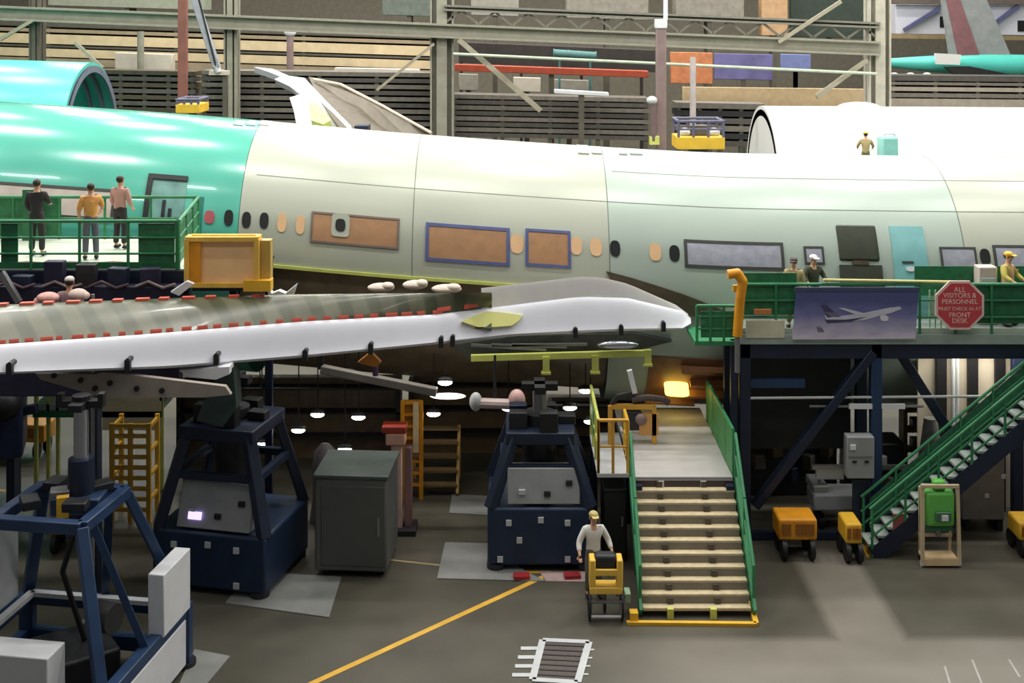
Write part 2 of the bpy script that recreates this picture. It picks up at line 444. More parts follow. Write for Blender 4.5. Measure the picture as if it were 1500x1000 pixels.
def skin_material():
    m = mat('wing_upper_skin', srgb(96,96,76), .3, var=.18, scale=2, coat=.1); nt = m.node_tree; b = nt.nodes['Principled BSDF']
    tc = nt.nodes.new('ShaderNodeTexCoord'); mp = nt.nodes.new('ShaderNodeMapping'); mp.inputs['Rotation'].default_value = (0,0,math.radians(-41)); nt.links.new(tc.outputs['Object'], mp.inputs[0])
    wv = nt.nodes.new('ShaderNodeTexWave'); wv.bands_direction = 'X'; wv.inputs['Scale'].default_value = .5; wv.inputs['Distortion'].default_value = .3; nt.links.new(mp.outputs[0], wv.inputs[0])
    src = b.inputs['Base Color'].links[0].from_socket
    mx = nt.nodes.new('ShaderNodeMix'); mx.data_type = 'RGBA'; mx.blend_type = 'MULTIPLY'; mx.inputs[0].default_value = .65
    cr = nt.nodes.new('ShaderNodeValToRGB'); cr.color_ramp.elements[0].color = (.34,.44,.30,1); cr.color_ramp.elements[1].color = (1,1,1,1)
    cr.color_ramp.elements[0].position = .25; cr.color_ramp.elements[1].position = .6
    nt.links.new(wv.outputs['Fac'], cr.inputs[0]); nt.links.new(src, mx.inputs[6]); nt.links.new(cr.outputs[0], mx.inputs[7]); nt.links.new(mx.outputs[2], b.inputs['Base Color'])
    return m
wing = skin.build('wing', skin_material(), air); wing['label'] = 'grey-green wing reaching toward the left'
le = lead.build('leading_edge', m_wlead, wing); le['label'] = 'white rounded leading edge'
for px in range(-40, 400, 34):
    L_ = random.uniform(14,24); y0 = interp(RR, px)+3; y1 = interp(RR, px+L_)+3; q = []
    for x_, yy in ((px,y0),(px+L_,y1)):
        zz = wing_pt(x_, interp(LT,x_), .32).z+.4; q.append(PZ(x_, yy, zz))
    tp = MB(); tp.prism([q[0], q[1], q[1]+V(0,.12,0), q[0]+V(0,.12,0)], (0,0,.05)); tp.build('red_tape_tab', m_red, wing)
# pale fairing over the root, same contour as the skin
def wing_ring(px, up=0.0):
    t = interp(LT, px); rr = interp(RR, px); ring = []
    zl = wing_pt(px, t, .32).z
    zr = zl+.42; Yr = (H-zr)*FPX/(rr-HZ)
    for k in range(7):
        u = k/6; Yk = (Yle(px)+.32)*(1-u)+Yr*u; z = zl+(zr-zl)*(1-(1-u)**1.6)+up
        ring.append(V((px-750)*Yk/FPX, Yk, z))
    Xr = (px-750)*Yr/FPX
    return ring+[V(Xr, Yr+1.6, zr-.2+up), V(Xr, Yr+1.6, zr-.5), V(Xr, Yr, zl-.35), wing_pt(px, interp(LB,px)-4, .34)]
RF = [(700,429),(850,430),(905,430),(960,444),(1004,463),(1012,468)]
def fair_ring(px):
    t = interp(LT, px); rr = interp(RF, px); ring = []; q = min(1, max(0, (1012-px)/130))
    zl = wing_pt(px, t, .32).z+.01; zr = zl+.42*q+.01; Yr = max((H-zr)*FPX/(rr-HZ), Yle(px)+.36)
    for k in range(7):
        u = k/6; Yk = (Yle(px)+.31)*(1-u)+Yr*u; z = zl+(zr-zl)*(1-(1-u)**1.6)
        ring.append(V((px-750)*Yk/FPX, Yk, z))
    Xr = (px-750)*Yr/FPX
    return ring+[V(Xr, Yr+.15*q, zr-.1*q-.01), V(Xr, Yr+.1*q, zr-.3*q-.02), V(Xr, Yr, zl-.3*q-.02), wing_pt(px, interp(LB,px)-4, .34)]
fair = MB(); fair.loft([fair_ring(px) for px in list(range(705, 1005, 15))+[1008]])
o = fair.build('root_fairing', mat('pale_pink_white_fairing', srgb(226,222,218), .4, var=.04), wing)
def lead_depth(px, py):
    t, b_ = interp(LT, px), interp(LB, px); c_ = max(-1, min(1, ((t+b_)/2-py)/((b_-t)/2)))
    k = 12*math.acos(c_)/PI; return .34*(1-(min(k,10)/10)**.8)
yp = MB(); yo = []
YPIX = [(676,472),(694,464),(712,457),(738,459),(766,463),(760,471),(750,478),(726,480),(700,480)]
yp.loft([[wing_pt(x,y,lead_depth(x,y)-.09)+V(0,0,.02) for x,y in YPIX], [wing_pt(x,y,lead_depth(x,y)+.04) for x,y in YPIX]])
yp.build('yellow_patch', mat('soft_yellow_film', srgb(240,238,150), .5, var=.04), wing)
for px in list(range(-102, 640, 23)):
    L_ = random.uniform(9,19); y0 = interp(LT, px)-2; y1 = interp(LT, px+L_)-2
    tp = MB(); tp.prism([wing_pt(px,y0-1.6,.28), wing_pt(px+L_,y1-1.6,.28), wing_pt(px+L_,y1+2,.26), wing_pt(px,y0+2,.26)], (0,.0,.03)); tp.build('red_tape_tab', m_red, wing)
for px in range(640, 720, 40):
    y0 = interp(LT,px)-4; tp = MB(); tp.prism([wing_pt(px,y0-3,.28), wing_pt(px+20,y0-6,.28), wing_pt(px+20,y0-2,.26), wing_pt(px,y0+2,.26)], (0,0,.03)); tp.build('red_tape_tab', m_red, wing)
for px, py in ((14,541),(187,535),(317,527),(447,521),(543,511),(646,502),(663,500),(843,488),(910,484),(972,479)):
    mb = MB(); p = wing_pt(px, py, -.06); mb.tube(p+V(0,.2,.08), p+V(0,-.02,.08), .05); mb.box(p+V(-.05,-.04,-.1), p+V(.05,.06,.1)); mb.build('hoist_fitting', m_dark, wing)
# perforated bracket hanging under the leading edge
mb = MB(); pl = [(52,547),(140,548),(150,545),(165,546),(330,566),(338,578),(300,582),(150,582),(60,556)]
mb.prism([P(x,y,22.6) for x,y in pl], (0,.12,0)); br = mb.build('pylon_bracket', mat('grey_beige_bracket', srgb(150,140,128), .5, var=.1), wing); br['label'] = 'perforated grey-beige pylon bracket'
for px, py in ((79,550),(118,557),(161,561),(139,569),(200,569),(237,572)):
    p = P(px,py,22.58); MB().tube(p+V(0,.03,0), p+V(0,-.02,0), .05, n=12).build('bolt_hole', m_black, br)
mb = MB(); mb.prism([P(x,y,23.4) for x,y in ((262,542),(336,537),(336,548),(316,556),(275,552))], (0,.4,0)); mb.build('white_flap', m_white, wing)
mb = MB(); mb.prism([P(x,y,23.6) for x,y in ((314,552),(342,538),(346,598),(326,626),(288,616),(298,588),(318,578))], (0,.5,0)); mb.build('engine_strut', mat('dark_green_strut', srgb(42,58,54), .4, var=.3, scale=4), wing)
# green primed keel beam under the root with three hangers
mb = MB(); mb.beam(P(690,524,29.3), P(945,517,29.3), .13, .14); kb = mb.build('keel_beam', m_ygreen, air); kb['label'] = 'yellow-green keel beam under the wing root'
for px, a, b_ in ((800,522,546),(872,520,545),(949,512,534)):
    mb = MB(); mb.beam(P(px,a,29.25), P(px,b_,29.25), .16, .12); mb.box(P(px-7,b_,29.15), P(px+7,b_+3,29.15)+V(0,.2,0)); mb.build('hanger', m_ygreen, kb)
mb = MB(); mb.prism([P(x,y,29.6) for x,y in ((660,505),(760,492),(930,488),(985,500),(930,514),(770,520),(690,528))], (0,.3,0)); mb.build('belly_fairing_rib', mat('grey_rib', srgb(70,72,66), .45, var=.3, scale=3), air)
mb = MB()
for k in range(3): mb.beam(P(690+30*k,505,29.45), P(800+30*k,512-4*k,29.45), .06, .06)
mb.build('belly_strut', m_steel, air)
mb = MB(); mb.ball(P(905,505,29.2), (.5,.1,.1)); mb.build('polished_fairing_tip', m_chrome, air)
# ================================================================== behind: steelwork, racks, the second line of airplanes
def sloped(px):                       # the far girders drop a little toward the nose end
    return 8+52*px/1285
# --- columns
def column(px, wpx, y_off, m, ma, name='steel_column'):
    Y = 55+y_off; c = P(px, 100, Y); wd = wpx*Y/FPX
    mb = MB(); mb.box((c.x-wd/2, Y-.45, 0), (c.x-wd/2+.08, Y+.45, 19)); mb.box((c.x+wd/2-.08, Y-.45, 0), (c.x+wd/2, Y+.45, 19)); mb.box((c.x-wd/2, Y-.04, 0), (c.x+wd/2, Y+.04, 19))
    mb.box((c.x-wd*.75, Y-.6, 0), (c.x+wd*.75, Y+.6, .06)); mb.box((c.x-wd*.22, Y-.5, 0), (c.x+wd*.22, Y-.3, 19))
    o = mb.build(name, m); struct(o); return o
column(55, 14, 0, m_olived, None); column(340, 18, 0, m_olive, None); column(648, 34, 0, m_olive, None); column(1285, 32, 0, mat('pale_column', srgb(176,172,156), .5), None)
column(-200, 18, 0, m_olive, None)
# --- girders
def girder(name, x0, x1, dy0, dy1, Y, d, m):
    mb = MB(); mb.pslab([(x0, sloped(x0)+dy0), (x1, sloped(x1)+dy0), (x1, sloped(x1)+dy1), (x0, sloped(x0)+dy1)], Y, d)
    f = .12
    for e in (dy0, dy1):
        mb.pslab([(x0, sloped(x0)+e-1.5), (x1, sloped(x1)+e-1.5), (x1, sloped(x1)+e+1.5), (x0, sloped(x0)+e+1.5)], Y-.25, d+.5)
    o = mb.build(name, m); struct(o); return o
girder('girder_beam', -260, 1290, 2, 20, 54.4, .2, m_olive)
girder('upper_girder_beam', 650, 1290, -26, -20, 54.6, .2, mat('truss_grey', srgb(120,118,106), .5))
mb = MB()
for k in range(13):
    x0 = 652+k*49; a = (x0, sloped(x0)-1); b_ = (x0+24, sloped(x0+24)-20); c_ = (x0+49, sloped(x0+49)-1)
    mb.beam(P(*a,54.6), P(*b_,54.6), .1, .1); mb.beam(P(*b_,54.6), P(*c_,54.6), .1, .1)
o = mb.build('truss_beam', MATS['truss_grey']); struct(o)
for (x0,y0,x1,y1,wd) in ((672,58,792,162,.22),(636,64,552,132,.12),(1270,88,1196,142,.2),(1232,2,1140,62,.16),(0,58,48,30,.15),(110,62,150,100,.15)):
    mb = MB(); mb.beam(P(x0,y0,54.2), P(x1,y1,54.2), wd, wd); struct(mb.build('brace_beam', mat('brace_grey', srgb(150,144,124), .5)))
mb = MB(); mb.tube(P(664,79,53.8), P(1284,108,53.8), .07); o = mb.build('guard_rail', mat('pale_green_rail', srgb(176,188,166), .5)); tag(o, 'thin pale guard rail strung between the two big columns', 'rail'); o['kind'] = 'structure'

def rack(name, lab, cat, x0, x1, rows, Y, d, m, slope=.033, post=None, grp=None, back=None):
    """shelving built of long boards, carried on posts down to the floor"""
    c = P((x0+x1)/2, 100, Y); r = thing(name, lab, cat, (c.x, Y, 0), grp)
    for (a, b_, mm) in rows:
        mb = MB(); mb.pslab([(x0, a), (x1, a+slope*(x1-x0)), (x1, b_+slope*(x1-x0)), (x0, b_)], Y, d); mb.build('board' if mm in (m_tan, m_tand) else 'slat', mm or m, r)
    top = min(a for a,_,_ in rows); bot = max(b_ for _,b_,_ in rows)
    mb = MB(); mb.pslab([(x0,top),(x1,top+slope*(x1-x0)),(x1,bot+slope*(x1-x0)),(x0,bot)], Y+d+.05, .1); mb.build('back_panel', back or m_olived, r)
    for k in range(5):
        x = x0+4+(x1-x0-8)*k/4; p = P(x, top+slope*(x-x0)+2, Y+.1); mb = MB(); mb.box((p.x-.09, Y+.05, 0), (p.x+.09, Y+.25, p.z)); mb.build('post', post or m_olived, r)
    return r
rack('storage_mezzanine', 'tall tan storage mezzanine of long pale boards behind the girder', 'rack', -120, 636,
     [(26,33,m_olived),(36,41,m_tand),(44,58,m_tan),(60,63,m_olived),(65,77,m_tan),(79,90,m_tand),(92,95,m_olived),(97,112,m_tand),(114,126,m_olived)], 62, 3, m_tan, .032, back=m_tand)
rack('slatted_tooling_rack', 'dark slatted tooling rack behind the far wing', 'rack', 296, 640,
     [(103+9*k, 109+9*k, m_slat if k % 2 else m_slat2) for k in range(10)], 56, 1.6, m_slat, .012)
rack('slatted_tooling_rack', 'dark slatted tooling rack under the red beam', 'rack', 662, 950,
     [(138+8*k, 144+8*k, m_slat if k % 2 else m_slat2) for k in range(8)], 56, 1.6, m_slat, .02)
rack('brown_tooling_rack', 'dark low rack with brown slats behind the open teal barrel', 'rack', 138, 286,
     [(102+9*k, 108+9*k, m_slat if k % 2 else m_brownd) for k in range(7)], 57, 1.4, m_slat, .02)
rack('equipment_rack', 'grey-brown equipment rack beyond the yellow lift basket', 'rack', 990, 1120,
     [(150+11*k, 158+11*k, (m_slat2, m_dark, m_slat)[k % 3]) for k in range(6)], 57, 1.4, m_slat, .02)
rack('slatted_tooling_rack', 'beige-grey slatted rack below the teal tail behind the white fuselage', 'rack', 1304, 1560,
     [(110,118,m_slat),(120,124,m_slat2),(127,133,mat('beige_slat', srgb(164,154,138), .5)),(136,142,m_slat2),(144,158,MATS['beige_slat'])], 60, 1.6, m_slat, .01)
def card(name, lab, cat, x0, y0, x1, y1, Y, d, m, slope=.03, grp=None):
    """an upright board or crate on a stand"""
    c = P((x0+x1)/2, y1, Y); r = thing(name, lab, cat, (c.x, Y, 0), grp)
    dy = slope*(x1-x0); mb = MB(); mb.pslab([(x0,y0),(x1,y0+dy),(x1,y1+dy),(x0,y1)], Y, d); mb.build('panel', m, r, bevel=.03)
    mb = MB(); mb.box((c.x-.12, Y+.1, 0), (c.x+.12, Y+d-.1, c.z+.05)); mb.box((c.x-.5, Y-.2, 0), (c.x+.5, Y+d+.2, .08)); mb.build('stand', m_olived, r)
    return r
m_palep = mat('pale_panel', srgb(196,188,172), .55, var=.06)
card('panel_crate', 'pale panel crate behind the open teal barrel', 'crate', 168,77,252,101,60.5,.6, m_palep)
card('panel_crate', 'long pale panel crate left of the big grey column', 'crate', 490,99,614,124,60.5,.6, mat('pale_panel_bright', srgb(208,202,186), .55, var=.06), .02)
card('panel_crate', 'dim mauve crate under the long pale panel crate', 'crate', 536,128,606,146,59.5,.6, mat('mauve_panel', srgb(88,82,100), .55), .02)
card('panel_crate', 'small white board right of the big grey column', 'crate', 752,113,792,134,60.2,.5, m_palep)
card('panel_crate', 'grey board under the red beam, beside the white board', 'crate', 806,116,862,136,60.2,.5, mat('grey_panel', srgb(146,142,130), .55))
card('panel_crate', 'tall grey panel under the left end of the red beam', 'crate', 672,108,700,132,60.2,.5, MATS['grey_panel'])
card('panel_crate', 'slim white tray lying on the slatted rack under the red beam', 'tray', 812,131,892,137,54.4,.5, m_lgrey, .06)
o = card('crane_beam', 'long red-orange crane beam under the girder', 'beam', 666,94,950,104,57.9,.6, m_redb, .035)
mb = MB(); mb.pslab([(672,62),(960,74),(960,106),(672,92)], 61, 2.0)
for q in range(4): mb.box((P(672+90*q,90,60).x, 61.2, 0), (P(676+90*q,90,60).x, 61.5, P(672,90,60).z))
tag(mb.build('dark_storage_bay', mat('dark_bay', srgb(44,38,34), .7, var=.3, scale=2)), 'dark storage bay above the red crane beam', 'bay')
mb = MB(); a = P(812,78,59.6); b_ = P(872,82,59.6); mb.tube(a, b_, .2, n=14); mb.tube(a-V(.05,0,0), a, .23, n=14); mb.tube(b_, b_+V(.05,0,0), .23, n=14); mb.box((a.x+.2,59.5,0),(a.x+.3,59.7,a.z)); mb.box((b_.x-.3,59.5,0),(b_.x-.2,59.7,b_.z))
tag(mb.build('hose_reel', mat('dull_teal', srgb(70,120,116), .5)), 'dull teal roll in the dark storage bay', 'roll')
card('hanging_banner', 'orange banner right of the brown crane mast', 'banner', 982,76,1044,122,61,.15, mat('orange_banner', srgb(186,116,74), .6, var=.2), .02)
card('hanging_banner', 'blue and pink banner beside the orange banner', 'banner', 1046,78,1132,116,61,.15, mat('blue_banner', srgb(98,94,140), .6, var=.25, scale=1.5), .02)
card('hanging_banner', 'rounded blue banner left of the pale column', 'banner', 1144,79,1188,105,61,.2, mat('slate_blue_banner', srgb(106,116,162), .6, var=.1), .02)
card('partition_board', 'tan plywood partition board behind the white fuselage', 'partition', 1000,127,1282,168,60,.2, mat('tan_ply', srgb(188,164,126), .6, var=.12), .012)
for k in range(6): pass
card('machine_cabinet', 'grey machine cabinet high up left of the big grey column', 'cabinet', 560,-10,638,22,66,1.5, mat('teal_grey_box', srgb(96,104,96), .6, var=.2), .03)
card('machine_cabinet', 'long olive machine cabinet high up at the far left end', 'cabinet', 70,-20,300,8,66,1.5, mat('sage_box', srgb(142,146,128), .6, var=.1), .03)
card('machine_cabinet', 'grey machine cabinet high up right of the big grey column', 'cabinet', 690,-14,760,22,66,1.5, MATS['grey_panel'], .03)
card('machine_cabinet', 'dark grey cabinet high up left of the white-capped mast', 'cabinet', 830,-20,950,26,66,1.5, mat('dim_grey_box', srgb(136,130,118), .6, var=.2), .03)
card('machine_cabinet', 'dim cabinet high up right of the white-capped mast', 'cabinet', 990,-20,1090,30,66,1.5, MATS['dim_grey_box'], .03)
card('machine_cabinet', 'orange-tan locker high up left of the dark green panels', 'cabinet', 1116,-20,1154,52,66,1.0, mat('tan_locker', srgb(186,150,110), .6), .02)
card('dark_green_screen', 'dark green screen panel high up beside the pale column', 'screen', 1158,-20,1272,54,67,.3, mat('bottle_green', srgb(46,58,48), .5, var=.2), .02)
# office wall and blue braces at the far right
r = card('office_cabin', 'white elevated office cabin at the far right with dark windows', 'cabin', 1312,6,1560,50,70,3.0, mat('office_white', srgb(206,206,216), .5, var=.03), .01)
for px, py in ((1382,32),(1496,38)):
    MB().pbox(px-5,py-8,px+5,py+8,69.95,.08).build('window', m_wdark, r)
for a in ((1324,44,1376,12),(1448,40,1492,8)):
    mb = MB(); mb.beam(P(a[0],a[1],69.8), P(a[2],a[3],69.8), .2, .2); mb.build('brace', mat('slate_brace', srgb(88,90,126), .5), r)
mb = MB(); mb.pslab([(1300,50),(1560,54),(1560,60),(1300,56)],69.5,.4); mb.build('floor_edge', mat('ochre_edge', srgb(150,130,92), .5), r)
mb = MB(); mb.pslab([(1308,-14),(1560,-12),(1560,7),(1308,5)],69.6,.4); mb.build('roof_edge', mat('brown_edge', srgb(104,92,84), .5), r)

# --- a tube section of the second line
Y2, R2 = 49.0, 3.3
def tube_section(name, lab, px0, px1, top_fn, m, hoop):
    xa, xb = (px0-750)*Y2/FPX, (px1-750)*Y2/FPX
    r = thing(name, lab, 'fuselage section', ((xa+xb)/2, Y2, 0))
    n = 72; rings = []; ring_in = []
    for i in range(25):
        X = xa+(xb-xa)*i/24; pxx = 750+X*FPX/Y2; zt = H-(top_fn(pxx)-HZ)*Y2/FPX; zc_ = zt-R2+.02
        rings.append([V(X, Y2-R2*math.cos(2*PI*k/n), zc_+R2*math.sin(2*PI*k/n)) for k in range(n)])
        ring_in.append([V(X, Y2-(R2-.14)*math.cos(2*PI*k/n), zc_+(R2-.14)*math.sin(2*PI*k/n)) for k in range(n)])
    mb = MB(); mb.loft(rings, caps=False); mb.loft(ring_in, caps=False)
    for e in (0, 24):
        base = len(mb.v); mb.add(rings[e]+ring_in[e], [(k,(k+1) % n, n+(k+1) % n, n+k) for k in range(n)])
    mb.build('barrel_skin', m, r)
    if hoop == 0:
        cb = MB(); cb.add(ring_in[0], [tuple(range(n))]); cb.v += [v+V(.1,0,0) for v in ring_in[0]]; cb.f.append(tuple(range(2*n-1,n-1,-1))); cb.build('end_bulkhead', m, r)
    e = hoop; X = rings[e][0].x; zc_ = (rings[e][0].z)
    for dx in (0, .5, 1.0):
        s_ = -1 if e else 1; mb = MB(); rr = []
        for k in range(n): a = 2*PI*k/n; rr.append((V(X+s_*dx, Y2-(R2-.14)*math.cos(a), zc_+(R2-.14)*math.sin(a)), V(X+s_*dx, Y2-(R2-.4)*math.cos(a), zc_+(R2-.4)*math.sin(a))))
        q = [V(0,0,0)]; vs = [a for a,_ in rr]+[b_ for _,b_ in rr]+[a+V(.08,0,0) for a,_ in rr]+[b_+V(.08,0,0) for _,b_ in rr]
        fs = []
        for k in range(n):
            k2 = (k+1) % n; fs += [(k,k2,n+k2,n+k),(2*n+k,3*n+k,3*n+k2,2*n+k2),(n+k,n+k2,3*n+k2,3*n+k)]
        mb.add(vs, fs); mb.build('hoop_frame', mat('grey_blue_frame', srgb(112,120,134), .5), r)
    mb = MB(); mb.box((X-(.0 if e else -.0)-(.4 if e else 0), Y2-2.6, zc_-.9), (X+(0 if e else .4), Y2+2.6, zc_-.75)); mb.build('cabin_floor', m_slat2, r)
    for fx in (.15,.5,.85):
        Xk = xa+(xb-xa)*fx; mb = MB(); zb = H-(top_fn(750+Xk*FPX/Y2)-HZ)*Y2/FPX-2*R2
        mb.box((Xk-.3, Y2-2.2, 0), (Xk+.3, Y2+2.2, max(.3,zb+.55))); mb.build('cradle', m_navyd, r)
    return r
tube_section('fuselage_barrel', 'teal fuselage barrel with an open end, behind the teal aft fuselage', -420, 134, lambda x: 88+.03*(x-0)+.0, m_tealb, 24)
wbar = tube_section('fuselage_barrel', 'white fuselage barrel with an open end at the far right, behind the nose', 1116, 1960, lambda x: 156+.006*(x-1116), m_whitef, 0)
# things on top of / beside the far tubes
MB().ball(P(1258,160,49.3), (.95,.6,.3), 20, 10).build('roof_dome', m_white, wbar)
# small teal and orange far plane with grey fin
Yt = 66.0
r = thing('distant_airplane', 'distant teal airplane with a tall grey fin at the far upper right', 'airplane', (P(1420,95,Yt).x, Yt, 0))
mb = MB(); rings = []
for i in range(15):
    px = 1300+i*18.6; cy = 92+.4*i; rad = (.35+.55*math.sin(min(1,i/9)*PI/2))*18*Yt/FPX
    c = P(px, cy, Yt); rings.append([c+V(0,-rad*math.cos(2*PI*k/32), rad*math.sin(2*PI*k/32)) for k in range(32)])
mb.loft(rings); mb.build('fuselage', m_tealb, r)
MB().prism([P(x,y,Yt-.15) for x,y in ((1394,92),(1372,-60),(1420,-60),(1482,84)) ], (0,.35,0)).build('fin', mat('grey_fin', srgb(146,150,148), .45), r)
MB().prism([P(x,y,Yt-.22) for x,y in ((1404,84),(1374,-60),(1386,-60),(1436,84))], (0,.08,0)).build('fin_stripe', mat('red_brown_stripe', srgb(132,92,94), .5), r)
MB().prism([P(x,y,Yt-1.2) for x,y in ((1384,98),(1420,97),(1476,108),(1440,113),(1400,110))], (0,.3,0)).build('tail_opening', mat('dark_opening', srgb(44,44,42), .5), r)
MB().prism([P(x,y,Yt-1.3) for x,y in ((1370,78),(1408,80),(1406,95),(1372,94))], (0,.2,0)).build('white_panel', m_whitef, r)
for x in (1330, 1480):
    c = P(x, 100, Yt); MB().box((c.x-.3, Yt-.8, 0), (c.x+.3, Yt+.8, c.z-.3)).build('cradle', m_olived, r)
for k in range(3):
    x = 1310+k*24; MB().ball(P(x,113,Yt-1.5), (.3,.3,.25)).build('fitting', m_lgrey, r)

# --- far wing standing up between the tubes
r = thing('center_wing', 'far wing with white and yellow root, rising behind the pale fuselage', 'airplane wing', (P(500,180,44).x, 44, 0))
def slabw(name, pts, Y, d, m, tilt=0):
    mb = MB(); mb.loft([[P(x,y,Y+(yy)) for x,y,yy in pts], [P(x,y,Y+(yy)+.0)+V(0,d,-.25) for x,y,yy in pts]]); return mb.build(name, m, r)
slabw('upper_skin', [(452,112,4.5),(480,118,4),(540,148,2),(630,196,0),(640,240,-.4),(520,240,-.4),(500,190,0),(470,150,2)], 44, .4, mat('wing_brown_grey', srgb(104,95,80), .4, var=.15))
slabw('leading_edge', [(402,116,3.8),(416,110,4.2),(446,114,3.8),(478,148,2),(514,184,.2),(530,240,-.5),(446,240,-.5),(430,160,2),(424,143,2.6),(440,138,2.8),(424,126,3.4)], 43.9, .4, m_wlead)
slabw('yellow_patch', [(452,150,2),(466,152,2),(484,176,.6),(474,182,.3),(456,176,.6)], 43.75, .2, m_ygreen)
slabw('wing_tip', [(372,98,5.4),(400,101,5),(430,114,4),(416,114,4),(396,106,4.8)], 43.9, .2, m_wlead)
MB().path([P(460,116,48.0), P(500,124,47.3), P(560,155,45.6), P(632,195,43.9)], .06).build('wing_edge_seal', mat('pale_pink_seal', srgb(200,180,160), .5), r)
MB().box((P(520,200,44).x, 43.8, 0), (P(540,200,44).x, 44.6, 8.0)).build('support_post', m_navyd, r)
MB().box((P(600,200,44).x, 43.8, 0), (P(618,200,44).x, 44.6, 7.6)).build('support_post', m_navyd, r)
# --- crane masts
c = P(968,200,50)
r = thing('crane_mast', 'brown-mauve crane mast with a white cap, standing behind the fuselage crown', 'mast', (c.x, 50, 0))
MB().box((c.x-.2, 49.8, 0), (c.x+.2, 50.2, P(968,42,50).z)).build('mast', m_mauve, r, bevel=.03)
MB().box((c.x-.24, 49.75, P(968,42,50).z), (c.x+.24, 50.25, P(968,28,50).z)).build('cap', m_white, r, bevel=.05)
MB().tube(P(975,28,50), P(975,-40,50), .09).build('upper_pipe', m_white, r)
MB().tube(P(957,206,49.6), P(957,148,49.6), .12).build('side_cylinder', mat('mauve_dark', srgb(112,92,90), .5), r)
MB().ball(P(955,147,49.6), (.22,.2,.18)).build('cylinder_head', m_lgrey, r)
MB().box(P(952,212,49.5), P(966,200,49.5)+V(0,.3,0)).build('warning_tag', m_ygreen, r)
MB().box((c.x-.6,49.4,0),(c.x+.6,50.6,.1)).build('foot_plate', m_olived, r)
c = P(1015,180,52)
mb = MB(); mb.tube((c.x,52,0), (c.x,52,P(1015,84,52).z), .13); mb.tube((c.x,52,0),(c.x,52,.08),.4)
tag(mb.build('white_post', mat('mauve_white_post', srgb(186,176,172), .5)), 'slim mauve-white post standing before the orange banner', 'post')
c = P(268,120,50)
mb = MB(); mb.box((c.x-.17,49.85,0),(c.x+.17,50.15,18)); mb.box((c.x-.5,49.5,0),(c.x+.5,50.5,.1))
tag(mb.build('red_post', mat('dull_red_post', srgb(136,88,76), .55)), 'dull red vertical post beside the slanted grey hoist arm', 'post')
r = thing('hoist_arm', 'slanted grey hoist arm hanging over the teal fuselage', 'hoist', P(320,106,49))
MB().beam(P(276,-30,49), P(318,100,49), .28, .28).build('arm', mat('blue_grey_arm', srgb(150,152,158), .45), r, bevel=.03)
MB().beam(P(284,-30,48.9), P(316,96,48.8), .06, .06).build('hydraulic_line', m_dark, r)
MB().tube(P(315,94,49), P(320,106,49), .18, .12).build('arm_head', m_lgrey, r)
mb = MB(); mb.box(P(306,104,49), P(332,110,49)+V(0,.6,0)); mb.build('hook_block', mat('beige_block', srgb(190,182,164), .5), r)
MB().box((P(325,108,49).x, 49.1, 0), (P(331,108,49).x, 49.4, P(325,108,49).z)).build('support_leg', m_olived, r)
# --- lift baskets just beyond the crown of the fuselage
def basket(lab, x0, x1, ybot, ytop, yrail, Y):
    a = P(x0,ybot,Y); b_ = P(x1,ytop,Y); r = thing('lift_basket', lab, 'lift', ((a.x+b_.x)/2, Y+.6, 0))
    MB().box(a, (b_.x, Y+1.4, b_.z)).build('toe_board', mat('basket_yellow', srgb(222,178,50), .5), r, bevel=.02)
    zr = P(x0,yrail,Y).z; mb = MB()
    for yy in (Y+.04, Y+1.36):
        mb.tube((a.x,yy,zr),(b_.x,yy,zr),.05); mb.tube((a.x,yy,(zr+b_.z)/2),(b_.x,yy,(zr+b_.z)/2),.035)
        for k in range(4): x = a.x+.05+(b_.x-a.x-.1)*k/3; mb.tube((x,yy,b_.z),(x,yy,zr),.045)
    for x in (a.x+.05, b_.x-.05): mb.tube((x,Y,zr),(x,Y+1.4,zr),.05)
    mb.build('guard_frame', mat('slate_frame', srgb(92,92,116), .5), r)
    MB().box((a.x+.5,Y+.4,0),(b_.x-.5,Y+1.0,a.z+.1)).build('lift_column', m_navyd, r); MB().box((a.x+.1,Y,0),(b_.x-.1,Y+1.4,.4)).build('chassis', m_navyd, r)
    return r
r = basket('yellow lift basket standing beyond the fuselage crown', 992, 1062, 219, 201, 178, 40)
for px in (1003, 1046): MB().ball(P(px,194,40.6), (.2,.2,.16)).build('bag', m_lgrey, r)
MB().box(P(1012,198,40.5), P(1038,184,40.5)+V(0,.5,0)).build('tool_box', m_slat, r)
basket('small yellow lift basket behind the teal crown near the slanted hoist', 257, 292, 166, 153, 146, 44)

for px, ytop, lab in ((425, 46, 'slim mauve post with a white cap standing before the tan mezzanine'), (206, 46, 'slim grey post standing before the tan mezzanine above the open teal barrel')):
    c = P(px,150,59.6); r = thing('slim_post', lab, 'post', (c.x,59.6,0))
    MB().tube((c.x,59.6,0),(c.x,59.6,P(px,ytop,59.6).z),.17).build('shaft', m_mauve if px > 300 else m_olive, r); MB().tube((c.x,59.6,0),(c.x,59.6,.1),.5).build('foot', m_olived, r)
    if px > 300: MB().ball((c.x,59.6,P(px,ytop,59.6).z),(.3,.3,.28)).build('cap', m_white, r)
